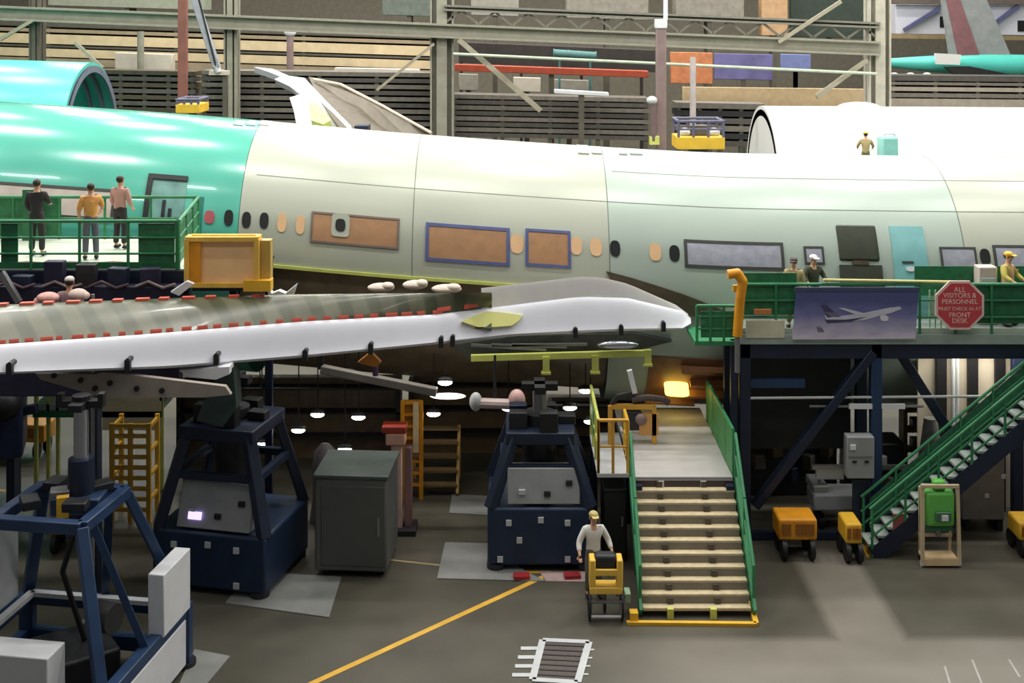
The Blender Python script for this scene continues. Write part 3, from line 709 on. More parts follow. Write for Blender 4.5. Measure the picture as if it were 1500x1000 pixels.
# ================================================================== people
def skin_mesh(name, chains, m, parent, root=0, sub=1):
    """a continuous surface grown over joints: chains = [(points, radii)], a chain starts at an earlier joint when its first entry is an index"""
    pts, rad, ed = [], [], []
    for ch in chains:
        prev = None
        for item in ch:
            if isinstance(item, int): prev = item; continue
            p, r_ = item; pts.append(Vector(p)); rad.append(r_ if isinstance(r_, tuple) else (r_, r_)); i = len(pts)-1
            if prev is not None: ed.append((prev, i))
            prev = i
    me = bpy.data.meshes.new(name); off = OFF[parent.name]
    me.from_pydata([tuple(p-off) for p in pts], ed, [])
    bm = bmesh.new(); bm.from_mesh(me); lay = bm.verts.layers.skin.verify(); bm.verts.ensure_lookup_table()
    for i, v in enumerate(bm.verts): v[lay].radius = rad[i]; v[lay].use_root = (i == root)
    bm.to_mesh(me); bm.free()
    me.materials.append(m); o = bpy.data.objects.new(name, me); C.objects.link(o); o.parent = parent; OFF[o.name] = off
    s_ = o.modifiers.new('skin', 'SKIN'); s_.use_smooth_shade = True
    d = o.modifiers.new('smooth', 'SUBSURF'); d.levels = sub; d.render_levels = sub
    return o
def person(lab, loc, face, shirt, trousers, cap=None, hair=m_hair, arms=((.1,.25,-.3),(.1,.25,-.3)), lean=0.0, h=1.75, hat='cap', vest=None):
    """face: heading in degrees, 0 looks toward -Y.  arms: hand offset (side, forward, up) from each shoulder"""
    loc = Vector(loc)+V(0,0,.01); r = thing('person', lab, 'person', loc); k = h/1.75
    Rm = Matrix.Rotation(math.radians(face), 3, 'Z')
    def W(x, f, z):                     # side, forward, height
        f = f + lean*max(0, z-.95); return loc + Rm @ Vector((x*k, -f*k, z*k))
    pel = W(0,0,.95); ch = []
    ch.append([(pel,(.15*k,.11*k)), (W(0,0,1.12),(.13*k,.10*k)), (W(0,.01,1.34),(.16*k,.11*k)), (W(0,0,1.45),(.1*k,.08*k)), (W(0,.01,1.52),.055*k), (W(0,.03,1.60),(.075*k,.085*k)), (W(0,.03,1.69),(.07*k,.085*k))])
    hands = []; arm_pts = []
    idx = 7
    for s_, a in zip((-1,1), arms):
        sh = W(s_*.19,0,1.41); hd = W(s_*(.19+a[0]), a[1], 1.41+a[2]); el = (sh+hd)/2 + Rm @ Vector((s_*.06*k, .07*k, -.06*k))
        ch.append([2, (sh,.065*k), (el,.048*k), (hd,.032*k)]); arm_pts.append((sh,el,hd)); idx += 3
        dirn = (hd-el).normalized(); side = Rm @ Vector((s_,0,0)); palm = hd+dirn*.06*k
        hi = idx-1; ch.append([hi, (palm,(.042*k,.02*k))]); pi_ = idx; idx += 1
        hands.append((palm,dirn,side,s_))
    leg_pts = []
    for s_ in (-1,1):
        hip = W(s_*.09,0,.88); kn = W(s_*.11,.03,.48); an = W(s_*.12,-.01,.09); toe = W(s_*.13,.14,.04)
        ch.append([0, (hip,.09*k), (kn,.062*k), (an,.042*k), (toe,.04*k)]); leg_pts.append((hip,kn,an)); idx += 4
    skin_mesh('body', ch, m_skin, r, sub=2)
    for palm,dirn,side,s_ in hands:
        f = []
        for q in range(4):
            b0 = palm + dirn*.03*k + side*((q-1.5)*.019*k); ln = (.07,.08,.075,.06)[q]*k; dn = (dirn+V(0,0,-.3)).normalized()
            f.append([(b0,.010*k),(b0+dirn*ln*.5,.009*k),(b0+dirn*ln*.5+dn*ln*.5,.008*k)])
        b0 = palm - side*s_*0 + dirn*(-.01*k) - side*(.035*k*s_); f.append([(b0,.011*k),(b0-side*(.025*k*s_)+dirn*.03*k,.009*k),(b0-side*(.03*k*s_)+dirn*.055*k,.008*k)])
        mb = MB()
        for c_ in f:
            for (p,ra),(q,rb) in zip(c_[:-1],c_[1:]): mb.tube(p,q,ra,rb,8); mb.ball(q,(rb,rb,rb),8,6)
        mb.build('fingers', m_skin, r)
    # clothes
    t = []
    t.append([(W(0,0,.84),(.168*k,.128*k)), (W(0,0,1.0),(.168*k,.13*k)), (W(0,0,1.15),(.15*k,.12*k)), (W(0,.01,1.33),(.185*k,.13*k)), (W(0,0,1.455),(.105*k,.085*k))])
    for (sh,el,hd) in arm_pts: t.append([3,(sh,.085*k),(sh+(el-sh)*.95,.066*k)] + ([(el+(hd-el)*.8,.05*k)] if vest is None else []))
    skin_mesh('shirt', t, shirt, r, sub=2)
    t = [[(W(0,0,1.06),(.155*k,.12*k)), (W(0,0,.9),(.16*k,.125*k))]]
    for hip,kn,an in leg_pts: t.append([1,(hip,.105*k),(kn,.08*k),(an+V(0,0,.02),.07*k)])
    skin_mesh('trousers', t, trousers, r, sub=2)
    for s_ in (-1,1):
        mb = MB(); mb.ball(W(s_*.125,.06,.045), (.055*k,.14*k,.05*k), rz=math.radians(face)); mb.build('shoe', m_black, r)
    hc = W(0,.03,1.66); rz = math.radians(face)
    mb = MB(); mb.ball(W(0,.135,1.645),(.016*k,.02*k,.025*k),8,6,rz); mb.build('nose', m_skin, r)
    for s_ in (-1,1):
        MB().ball(W(s_*.035,.115,1.67),(.014*k,.01*k,.009*k),8,6,rz).build('eye', m_black, r)
        MB().ball(W(s_*.082,.02,1.65),(.014*k,.025*k,.035*k),8,6,rz).build('ear', m_skin, r)
    MB().ball(W(0,.118,1.60),(.028*k,.01*k,.008*k),8,6,rz).build('mouth', mat('lips', srgb(176,104,92), .5), r)
    MB().ball(W(0,-.005,1.68),(.088*k,.105*k,.09*k),16,10,rz).build('hair', hair, r)
    if cap:
        mb = MB(); mb.ball(W(0,.02,1.715),(.1*k,.12*k,.075*k),18,10,rz)
        a = W(-.08,.12,1.71); b_ = W(.08,.12,1.71); c_ = W(.06,.22,1.695); d_ = W(-.06,.22,1.695); mb.prism([a,b_,c_,d_],(0,0,.012))
        mb.build('cap', cap, r)
    if vest:
        skin_mesh('vest', [[(W(0,0,.98),(.175*k,.135*k)), (W(0,0,1.14),(.165*k,.132*k)), (W(0,.01,1.34),(.195*k,.142*k)), (W(0,0,1.43),(.13*k,.1*k))]], vest, r, sub=2)
    return r

# ================================================================== green work platform beside the teal fuselage
ZD = 6.7
r = thing('work_platform', 'green railed work platform alongside the teal aft fuselage', 'platform', (-9.5, 27, 0))
xl, xr = -16.0, -6.62
MB().box((xl,25.4,ZD-.35),(xr,28.9,ZD)).build('deck_frame', m_navyd, r, bevel=.02)
MB().box((xl,25.45,ZD),(xr,28.85,ZD+.015)).build('deck', mat('pale_deck_sheet', srgb(196,204,184), .5, var=.12, scale=1.5), r)
for x in (-14.5,-12.2,-9.85):
    MB().box((x-.12,28.3,0),(x+.12,28.5,ZD-.3)).build('column', m_navyd, r)
    MB().beam((x,25.7,ZD-.4),(x,28.4,4.2),.12,.12).build('brace', m_navyd, r)
def rail_run(root, a, b_, n, hgt, m, mid=(.5,), rr=.03, mesh=None, toe=None):
    """a railing between two floor points"""
    a = Vector(a); b_ = Vector(b_)
    for k in range(n+1):
        p = a+(b_-a)*k/n; MB().tube(p, p+V(0,0,hgt), rr*1.1).build('rail_post', m, root)
    MB().tube(a+V(0,0,hgt), b_+V(0,0,hgt), rr*1.25).build('handrail', m, root)
    for f in mid: MB().tube(a+V(0,0,hgt*f), b_+V(0,0,hgt*f), rr*.8).build('mid_rail', m, root)
    if mesh:
        mm, f0, f1, i0, i1 = mesh; d = (b_-a); n_ = Vector((-d.y,d.x,0)).normalized()*.02
        p = a+d*i0; q = a+d*i1
        MB().prism([p+V(0,0,hgt*f0), q+V(0,0,hgt*f0), q+V(0,0,hgt*f1), p+V(0,0,hgt*f1)], n_).build('rail_panel', mm, root)
    if toe:
        d = (b_-a); n_ = Vector((-d.y,d.x,0)).normalized()*.03
        MB().prism([a, b_, b_+V(0,0,.15), a+V(0,0,.15)], n_).build('toe_board', toe, root)
m_greenp = mat('green_mesh_panel', srgb(44,112,72), .5, var=.25, scale=6)
rail_run(r, (xl,25.45,ZD), (-6.95,25.47,ZD), 9, 1.0, m_green, (.33,.66), toe=m_greend)
MB().box((-7.75,25.49,ZD+.12),(-7.0,25.51,ZD+.95)).build('rail_panel', m_greenp, r); MB().box((-10.6,25.49,ZD+.12),(-10.25,25.51,ZD+.95)).build('rail_panel', m_greend, r)
rail_run(r, (-6.9,25.45,ZD), (-7.35,28.8,ZD), 3, 1.0, m_green, (.33,.66), mesh=(m_greenp,.1,.9,.05,.95))
rail_run(r, (xl,28.85,ZD), (-7.4,28.82,ZD), 8, 1.0, m_green, (.5,), mesh=(m_greenp,.1,1.0,.30,.63))
MB().box((-11.4,28.6,ZD),(-11.0,28.7,ZD+1.2)).build('side_screen', m_greend, r)
mb = MB(); mb.beam((-15.5,25.55,ZD-.5),(-6.7,25.55,ZD-.5),.2,.3); mb.build('cable_tray', m_navyd, r)
for k in range(5): MB().path([V(-11.3+k*.9,25.7,ZD+.06),V(-11.0+k*.9,25.6,ZD+.1),V(-10.6+k*.9,25.65,ZD+.06)],.05).build('red_hose', mat('brick_hose', srgb(140,74,64), .6), r)
rng = random.Random(3)
# crate of peach board in a yellow frame, at the platform's forward end
a = P(274,421,25.0); b_ = P(376,350,25.0)
r = thing('yellow_crate', 'orange-yellow crate with a peach board front beside the platform', 'crate', ((a.x+b_.x)/2, 25.6, a.z))
MB().box((a.x,25.05,a.z),(b_.x,25.3,b_.z)).build('board_box', m_peach, r)
mb = MB()
for z in (a.z+.05,b_.z): mb.beam((a.x-.03,25.0,z),(b_.x+.03,25.0,z),.09,.09)
for x in (a.x,b_.x): mb.beam((x,25.0,a.z),(x,25.0,b_.z),.1,.1)
for x in (a.x,b_.x): mb.beam((x,25.0,b_.z),(x,25.3,b_.z),.09,.09)
mb.beam((a.x,25.3,b_.z),(b_.x,25.3,b_.z),.09,.09)
mb.build('frame', mat('crate_yellow', srgb(238,192,84), .5), r)
MB().box((a.x-.05,24.98,a.z),(a.x+.28,25.03,b_.z)).build('orange_side', m_orange, r)
MB().box((b_.x,25.1,a.z-.05),(b_.x+.26,25.35,b_.z-.05)).build('ladder_side', mat('dull_yellow', srgb(196,164,84), .5), r)
MB().box((b_.x-.25,24.9,a.z-.06),(b_.x+.3,25.2,a.z+.16)).build('corner_bracket', m_yellow, r)
r = thing('crate_stand', 'dark steel stand carrying the orange-yellow crate', 'stand', ((a.x+b_.x)/2, 25.8, 0))
MB().box((a.x+.1,25.0,a.z-.07),(b_.x-.3,28.4,a.z-.005)).build('top', m_navyd, r)
for x in (a.x+.2,b_.x-.4):
    for y in (28.3,): MB().box((x-.08,y-.08,0),(x+.08,y+.08,a.z-.06)).build('leg', m_navyd, r)
# bits on the wing's rear edge
mb = MB(); mb.prism([P(x,y,24.7) for x,y in ((250,428),(274,412),(284,416),(262,433))], (0,.04,.02)); tag(mb.build('white_placard', m_white), 'white placard leaning below the orange-yellow crate', 'placard')
mb = MB(); mb.prism([P(x,y,26.0) for x,y in ((390,417),(398,430),(408,426),(418,430),(434,417),(428,436),(412,438),(394,434))], (0,.2,0)); tag(mb.build('white_bracket', m_lgrey), 'white forked bracket lying behind the wing, right of the crate', 'bracket')
for k,(px,py,rx) in enumerate(((558,421,.3),(608,417,.28),(654,423,.34))):
    mb = MB(); c = P(px,py,27.2); mb.ball(c,(rx,.2,.1)); mb.ball(c+V(.15,-.05,.05),(rx*.5,.15,.08))
    tag(mb.build('protective_wrap', mat('pinkish_wrap', srgb(206,190,176), .7, var=.1, scale=9)), ('pinkish wrap bundle on the wing, nearest the orange-yellow crate','pinkish wrap bundle on the wing, middle one of three','pinkish wrap bundle on the wing, nearest the blue-edged panels')[k], 'bundle')
mb = MB(); mb.prism([P(x,y,28.9) for x,y in ((790,417),(836,416),(838,425),(792,427))], (0,.3,0)); tag(mb.build('white_cover_sheet', mat('pale_pink_sheet', srgb(228,214,210), .6)), 'pale pink cover sheet on the wing below the open belly', 'sheet')
# clutter of the engine-mount zone below the platform
r = thing('tooling_fixture', 'dark tooling fixture with purple-blue boxes behind the wing at the far left', 'fixture', (-9.2, 24.6, 0))
MB().box((-13,25.02,4.2),(-6.78,25.36,6.45)).build('body', mat('dark_purple_steel', srgb(36,34,58), .5, var=.3, scale=5), r, bevel=.03)
for k in range(9):
    x = -12.6+k*.65; hgt = rng.uniform(.15,.55); MB().cbox((x,25.15,6.5+hgt/2-.1),(.4,.22,hgt),rng.uniform(-.3,.3)).build('module', (m_dark, m_navyd, MATS['dark_purple_steel'])[k % 3], r, bevel=.02)
for k in range(6):
    x = -12.4+k*.95; MB().path([V(x,25.0,6.45),V(x+.25,25.0,6.55),V(x+.55,25.0,6.42),V(x+.8,25.0,6.5)],.03).build('hose', (mat('plum_hose', srgb(92,66,74), .6), m_mauve)[k % 2], r)
for x in (-12.7,-8.6): MB().box((x-.15,25.05,0),(x+.15,25.33,4.3)).build('leg', m_navyd, r)
MB().beam(P(2,398,24.8), P(28,442,24.8), .14, .1).build('slanted_bar', m_steel, r)
mb = MB(); mb.ball(P(70,436,23.9),(.22,.2,.11)); mb.ball(P(60,440,23.9),(.14,.15,.08)); c = tag(mb.build('pink_cloth', m_fleck), 'pinkish cloth heap on the wing rear edge at the left', 'cloth')
mb = MB(); mb.ball(P(114,431,23.9),(.18,.2,.11)); mb.ball(P(124,433,23.9),(.1,.12,.08)); tag(mb.build('pale_cloth', mat('pale_cloth', srgb(200,176,168), .8)), 'small pale cloth heap on the wing rear edge near the lamp pole', 'cloth')
# workers
m_wshirt = mat('white_shirt', srgb(220,212,206), .8, var=.05); m_jean = mat('grey_trousers', srgb(92,94,104), .8); m_darkc = mat('dark_clothes', srgb(48,44,46), .8)
m_hivis = mat('orange_vest', srgb(226,160,84), .7); m_olivec = mat('olive_clothes', srgb(112,112,68), .8); m_khaki = mat('khaki_clothes', srgb(176,158,112), .8)
person('person in an orange vest and grey trousers on the green platform', (P(133,300,26.4).x, 26.4, ZD+.02), 200, m_hivis, m_jean, h=1.62, vest=m_hivis, arms=((.02,.25,-.35),(.04,.12,-.5)))
person('person in dark clothes facing the teal fuselage on the green platform', (P(54,300,26.8).x, 26.8, ZD+.02), 180, m_darkc, m_darkc, h=1.65, arms=((-.02,.3,-.25),(.0,.2,-.45)))
person('person in a pinkish shirt at the platform near the aft doorway', (P(176,300,27.6).x, 27.6, ZD+.02), 160, mat('pink_shirt', srgb(196,150,140), .8), m_darkc, h=1.62, arms=((.0,.2,-.42),(.0,.15,-.45)))
person('person in a pale cap and dark clothes behind the wing at the left', (P(84,400,23.95).x, 24.6, 5.0), 190, mat('rose_shirt', srgb(150,120,122), .8), m_darkc, cap=mat('pale_cap', srgb(206,196,188), .7), h=1.7, arms=((.02,.06,-.55),(.02,.06,-.55)))
mb = MB(); c = P(141,300,24.3); mb.tube((c.x,24.1,0),(c.x,24.1,6.5),.035); mb.tube((c.x,24.1,0),(c.x,24.1,.05),.3); tag(mb.build('lamp_pole', mat('grey_pole', srgb(128,130,122), .5)), 'slim grey pole rising behind the wing in front of the green platform', 'pole')
# ================================================================== wing jacks
def jack(lab, cx, cy, rot, hb, zb, ht, zt, zpad, mast, panels, kind=0):
    """four-legged wing jack: hb/ht half-diagonals of base and top frames, zb/zt their heights"""
    r = thing('wing_jack', lab, 'jack', (cx,cy,0)); a0 = math.radians(rot)
    def cor(k, rad, z): a = a0+k*PI/2; return V(cx+rad*math.cos(a), cy+rad*math.sin(a), z)
    for k in range(4):
        MB().beam(cor(k,hb,zb), cor(k,ht,zt), .2, .17).build('leg', m_navy, r, bevel=.02)
        MB().beam(cor(k,hb,.0), cor(k,hb,zb+.1), .26, .26).build('corner_post', m_navy, r, bevel=.02)
        MB().tube(cor(k,hb,0), cor(k,hb,.1), .22, n=14).build('foot_pad', m_dark, r)
        MB().beam(cor(k,hb,zb), cor(k+1,hb,zb), .22, .22).build('base_beam', m_navy, r, bevel=.02)
        MB().beam(cor(k,hb,.35), cor(k+1,hb,.35), .18, .25).build('lower_beam', m_navy, r)
        MB().beam(cor(k,ht,zt), cor(k+1,ht,zt), .2, .2).build('top_beam', m_navy, r, bevel=.02)
    for k in (0,1):
        m_ = (cor(k,hb,zb)+cor(k+1,hb,zb))/2; MB().beam(m_, (cor(k,ht,zt)*.8+cor(k+1,ht,zt)*.2), .14, .12).build('brace', m_navy, r)
    mx, my = cx+mast[0], cy+mast[1]
    MB().box((mx-.42,my-.35,zt-.15),(mx+.42,my+.35,zt+.15)).build('mast_base', m_navy, r, bevel=.03)
    MB().tube((mx,my,zt-.6),(mx,my,zt+.75), .26, .22, 20).build('outer_cylinder', m_navyd, r)
    MB().tube((mx,my,zt+.5),(mx,my,zpad-.1), .13, n=18).build('ram', m_chrome, r)
    mb = MB(); mb.box((mx-.4,my-.1,zpad-.12),(mx+.4,my+.1,zpad)); mb.box((mx-.12,my-.35,zpad-.12),(mx+.12,my+.35,zpad)); mb.tube((mx,my,zpad-.15),(mx,my,zpad+.08),.16)
    for e in (-.36,.36): mb.box((mx+e-.05,my-.08,zpad-.05),(mx+e+.05,my+.08,zpad+.12))
    mb.build('jack_pad', m_black, r)
    for (k, f0, f1, z0, z1, m, th, nm, out) in panels:
        p = cor(k,hb,0); q = cor(k+1,hb,0); d = q-p; n_ = Vector((d.y,-d.x,0)).normalized()
        a = p+d*f0+n_*out; b_ = p+d*f1+n_*out
        MB().prism([a+V(0,0,z0), b_+V(0,0,z0), b_+V(0,0,z1), a+V(0,0,z1)], n_*th).build(nm, m, r, bevel=.02)
    return r, cor
j1, cor = jack('big open-framed blue wing jack at the near left corner', -7.82, 21.35, -54, 2.2, 1.05, 1.12, 3.45, 5.22, (.25,.25),
    [(0,.62,.98,1.1,2.2,m_white,.3,'side_cabinet',-.15), (0,.1,.95,.1,.93,m_white,.06,'side_panel',.05), (3,.05,.78,.35,1.9,m_lgrey,.55,'control_cabinet',-.1), (2,.1,.6,1.2,2.7,m_lgrey,.06,'rear_panel',.0)])
OFFj = OFF[j1.name]
for k in range(4):
    a = cor(k,1.0,3.52); MB().cbox((a.x*.6-7.75*.4+.0, a.y*.6+21.6*.4, 3.62), (.4,.3,.16), k*.7).build('hydraulic_valve', m_dark, j1, bevel=.02)
MB().path([cor(0,1.0,3.45), V(-7.5,21.2,3.2), V(-7.9,21.6,2.2), V(-7.6,21.9,.8)], .05).build('hose', m_black, j1)
MB().cbox((-7.9,21.5,3.45),(.35,.3,.5),.3).build('pump', m_steel, j1, bevel=.03); MB().cbox((-7.75,21.2,3.5),(.2,.15,.35),.3).build('yellow_valve', m_yellow, j1)
for fx,fz,w_ in ((.2,1.15,.09),(.32,1.15,.07),(.55,1.3,.06)):
    a = cor(3,2.2,0); d_ = cor(4,2.2,0)-a; n_ = V(d_.y,-d_.x,0).normalized(); q = a+d_*fx+n_*.46+V(0,0,fz); MB().cbox(q,(w_,.05,.14),math.atan2(d_.y,d_.x)).build('switch', m_dark, j1)
c = cor(0,1.9,1.9); MB().tube(c+V(.1,.6,.05), c+V(-.25,.75,.05), .24, n=18).build('hand_wheel', m_dark, j1)
MB().cbox((-7.9,21.7,.5),(1.6,1.3,.7),.6).build('hydraulic_tank', m_dark, j1, bevel=.05)
MB().cbox((-8.3,21.0,.95),(.5,.5,.35),.6).build('motor', m_black, j1, bevel=.05)
for k in range(2): MB().beam(cor(k+1,hb:=1.9,1.22), cor(k+2,1.9,1.22), .14, .08).build('inner_ledge', m_lgrey, j1)

def jack_closed(lab, cx, cy, rot, w_, d_, zb, zt, wt, panel, lights):
    r = thing('wing_jack', lab, 'jack', (cx,cy,0)); Rm = Matrix.Rotation(math.radians(rot), 3, 'Z')
    def W(x,y,z): return Rm @ V(x,y,z) + V(cx,cy,0)
    def rb(mb, a, b_):
        n = len(mb.v); mb.box(a,b_)
        for i in range(n,len(mb.v)): mb.v[i] = Rm @ mb.v[i] + V(cx,cy,0)
        return mb
    rb(MB(), (-w_/2,-d_/2,.12),(w_/2,d_/2,zb)).build('base_box', mat('jack_base_navy', srgb(25,45,72), .45, var=.12), r, bevel=.06)
    for sx in (-1,1):
        for sy in (-1,1):
            MB().beam(W(sx*w_*.47,sy*d_*.45,zb-.05), W(sx*wt/2,sy*wt/2,zt), .26, .22).build('leg', mat('jack_leg_dark', srgb(30,40,60), .45), r, bevel=.03)
            MB().tube(W(sx*w_*.42,sy*d_*.42,0), W(sx*w_*.42,sy*d_*.42,.14), .2, n=14).build('foot_pad', m_dark, r)
    rb(MB(), (-wt/2-.15,-wt/2-.15,zt-.15),(wt/2+.15,wt/2+.15,zt+.12)).build('top_frame', m_navyd, r, bevel=.03)
    for k in range(4):
        a, b_ = ((-1,-1),(1,-1),(1,1),(-1,1))[k], ((1,-1),(1,1),(-1,1),(-1,-1))[k]
        f = .55; z = zb+(zt-zb)*f; wx = w_*.47+(wt/2-w_*.47)*f; wy = d_*.45+(wt/2-d_*.45)*f
        MB().beam(W(a[0]*wx,a[1]*wy,z), W(b_[0]*wx,b_[1]*wy,z), .14, .14).build('cross_beam', MATS['jack_leg_dark'], r)
    MB().tube(W(0,0,zb), W(0,0,zt+.35), .42, .36, 22).build('outer_cylinder', m_dark, r)
    MB().tube(W(0,0,zt+.3), W(0,0,zt+.9), .16, n=16).build('ram', m_steel, r)
    mb = MB(); rb(mb, (-.4,-.12,zt+.85),(.4,.12,zt+1.0)); rb(mb, (-.12,-.4,zt+.85),(.12,.4,zt+1.0)); mb.build('jack_pad', m_black, r)
    for k in range(5):
        a = 2*PI*k/5; rb(MB(), (math.cos(a)*.6-.2,math.sin(a)*.6-.15,zt+.1),(math.cos(a)*.6+.2,math.sin(a)*.6+.15,zt+.3+.06*k)).build('hydraulic_valve', (m_dark,m_black,m_navyd)[k % 3], r, bevel=.02)
    x0,x1,z0,z1,tilt = panel
    yb = -d_/2+.05
    mb = MB(); mb.prism([W(x0,yb,z0),W(x1,yb,z0),W(x1,yb+tilt,z1),W(x0,yb+tilt,z1)], Rm @ V(0,.35,0)); pn = mb.build('control_panel', m_grey, r, bevel=.02); pn['label'] = 'pale grey control panel'
    for fx,fz,m in ((.2,.35,m_lgrey),(.55,.3,m_dark),(.85,.6,m_dark)):
        xx = x0+(x1-x0)*fx; zz = z0+(z1-z0)*fz; rb(MB(), (xx-.07,yb+tilt*fz-.05,zz-.05),(xx+.07,yb+tilt*fz+.02,zz+.05)).build('gauge', m, pn)
    for fx,fz in ((.2,.75),(.75,.75),(.3,.45),(.12,.12),(.75,.12),(.5,.8)):
        xx = -w_/2+w_*fx; zz = .12+(zb-.12)*fz; rb(MB(), (xx-.06,-d_/2-.04,zz-.06),(xx+.06,-d_/2+.02,zz+.06)).build('gauge', m_lgrey, r)
    return r, W
j2, W2 = jack_closed('dark navy wing jack with a purple-lit grey panel, left of the grey cabinet', -6.02, 26.5, -13, 2.55, 2.3, 1.27, 3.2, 1.4, (-.75,.9,1.32,2.2,.3), 1)
MB().prism([W2(-.5,-1.06,1.5),W2(-.2,-1.06,1.5),W2(-.2,-1.02,1.64),W2(-.5,-1.02,1.64)], (0,-.03,0)).build('purple_display', mat('purple_screen', (.5,.4,.9), .4, emit=(.5,.4,.95,2.0)), j2)
j3, W3 = jack_closed('navy wing jack with a blank grey panel, right of the brown wooden steps', .62, 27.5, 0, 2.3, 2.1, 1.36, 2.75, 1.2, (-.72,.85,1.42,2.15,.15), 0)
r = j3
# floor plates under the jacks
def plate(lab, pix, m=None):
    pts = [FL(x,y) for x,y in pix]; mb = MB(); mb.prism([V(p.x,p.y,.002) for p in pts], (0,0,.02)); return tag(mb.build('floor_plate', m or mat('grey_floor_plate', srgb(138,138,134), .5, var=.08)), lab, 'floor plate')
plate('grey floor plate under the right foot of the purple-lit jack', ((368,838),(500,846),(482,905),(330,884)))
plate('grey floor plate under the left foot of the jack with a blank panel', ((652,795),(722,797),(770,838),(800,852),(640,848)))
plate('small grey floor plate behind the left side of the jack with a blank panel', ((662,725),(735,728),(730,756),(658,752)))
plate('grey floor plate under the corner post of the big open-framed jack', ((285,952),(337,962),(300,1006),(262,1004)))
plate('pinkish floor plate at the right foot of the jack with a blank panel', ((790,838),(862,838),(866,853),(800,852)), mat('pinkish_plate', srgb(186,160,156), .5))
for k,(px,py) in enumerate(((764,846),(838,845))):
    p = FL(px,py); mb = MB(); mb.cbox((p.x,p.y-.05,.06),(.34,.22,.07),.1); tag(mb.build('red_chock', mat('red_rubber', srgb(160,40,48), .5)), ('red chock at the front left foot of the jack with a blank panel','red chock on the pinkish floor plate')[k], 'chock')
# yellow floor tape
def tape(lab, a, b_, wd, m=None):
    p, q = FL(*a), FL(*b_); mb = MB(); d = (q-p).normalized(); n = V(-d.y,d.x,0)*wd/2; mb.prism([p+n,p-n,q-n,q+n], (0,0,.006)); o = mb.build('floor_tape', m or mat('yellow_tape', srgb(226,176,62), .5)); return tag(o, lab, 'floor marking')
tape('long yellow tape line running to the jack with a blank panel', (450,1004), (802,842), .13)
tape('short yellow tape line ending in front of the jack with a blank panel', (770,838), (806,838), .1)
tape('thin pale tape line right of the grey cabinet', (572,820), (646,828), .07, mat('pale_tape', srgb(170,150,110), .5))
tape('short yellow tape mark at the foot of the green stair', (1262,790), (1274,816), .13)
tape('yellow tape line at the far left edge', (-20,715), (28,722), .12)
tape('leftmost of three thin pale floor lines at the front right corner', (1384,976), (1393,1006), .04, mat('pale_line_paint', srgb(168,164,156), .5))
tape('middle of three thin pale floor lines at the front right corner', (1424,966), (1440,1006), .04, mat('pale_line_paint', srgb(168,164,156), .5))
tape('rightmost of three thin pale floor lines at the front right corner', (1478,966), (1494,992), .04, MATS['pale_line_paint'])
# floor pit cover in a white painted frame
a,b_,c_,d_ = FL(795,938),FL(863,941),FL(846,1000),FL(780,996)
r = thing('floor_hatch', 'dark floor hatch in a white painted frame at the front of the floor', 'hatch', (a+c_)/2)
for p,q in ((a,b_),(b_,c_),(c_,d_),(d_,a)): MB().beam(p+V(0,0,.012), q+V(0,0,.012), .13, .02).build('frame_bar', m_lgrey, r)
mb = MB(); mb.prism([p+V(0,0,.003) for p in (a,b_,c_,d_)], (0,0,.006)); gr = mb.build('grating', mat('hatch_grating', srgb(84,74,68), .6, var=.2, scale=14), r)
for k in range(1,8): t = k/8; MB().beam(a+(d_-a)*t+V(0,0,.012), b_+(c_-b_)*t+V(0,0,.012), .03, .012).build('grating_bar', m_dark, gr)
for k in range(4):
    p = FL(776-4*k, 950+13*k); MB().cbox((p.x,p.y,.008),(.34,.12,.012)).build('painted_dash', m_lgrey, r)
    p = FL(862-3*k, 952+12*k); MB().cbox((p.x,p.y,.008),(.22,.05,.012)).build('painted_dash', m_lgrey, r)
# grey cabinet cart between the jacks
p = FL(517,846)
r = thing('rolling_cabinet', 'dark grey rolling cabinet between the two closed jacks', 'cabinet', (p.x, p.y+.7, 0))
Rm = Matrix.Rotation(math.radians(-4),3,'Z')
m_cab = mat('cabinet_grey', srgb(92,93,90), .5, var=.06)
MB().cbox((p.x,p.y+.75,1.12),(1.55,1.5,1.98),math.radians(-4)).build('body', m_cab, r, bevel=.04)
MB().cbox((p.x,p.y-.0,1.1),(1.38,.04,1.7),math.radians(-4)).build('front_door', mat('cabinet_front', srgb(84,85,82), .5, var=.06), r, bevel=.015)
MB().cbox((p.x,p.y+.75,2.14),(1.62,1.56,.08),math.radians(-4)).build('top', mat('cabinet_top', srgb(72,80,76), .5), r, bevel=.02)
MB().cbox((p.x+.55,p.y-.04,1.1),(.05,.05,.4)).build('handle', m_steel, r)
for sx in (-.6,.6):
    for sy in (.2,1.3): MB().tube((p.x+sx-.05,p.y+sy,.09),(p.x+sx+.05,p.y+sy,.09),.09,n=14).build('caster', m_black, r)
# ------------------------------------------------------------------ the dim zone under the fuselage
def under_backdrop(lab, px0, px1, pyb, pyt, Y, d, m):  # added dark panel with shelves, put in to read as shade
    a = P(px0,pyb,Y); b_ = P(px1,pyt,Y); r = thing('shade_backdrop', lab, 'shade backdrop', ((a.x+b_.x)/2,Y,0))
    MB().box((a.x,Y,0),(b_.x,Y+d,b_.z)).build('back_panel', m, r)
    for k in range(3): z = b_.z*(.3+.3*k); MB().box((a.x,Y-.4,z),(b_.x,Y,z+.05)).build('shelf', m_dark, r)
    for x in (a.x+.06,b_.x-.06): MB().box((x-.06,Y-.4,0),(x+.06,Y,b_.z)).build('upright', m_dark, r)
    return r
m_bk = mat('brown_shade_panel', srgb(112,94,66), .5, var=.25, scale=1.5)
under_backdrop('added brown backdrop for the shade under the fuselage, behind the wooden steps', 600, 790, 700, 551, 33.6, .3, m_bk)
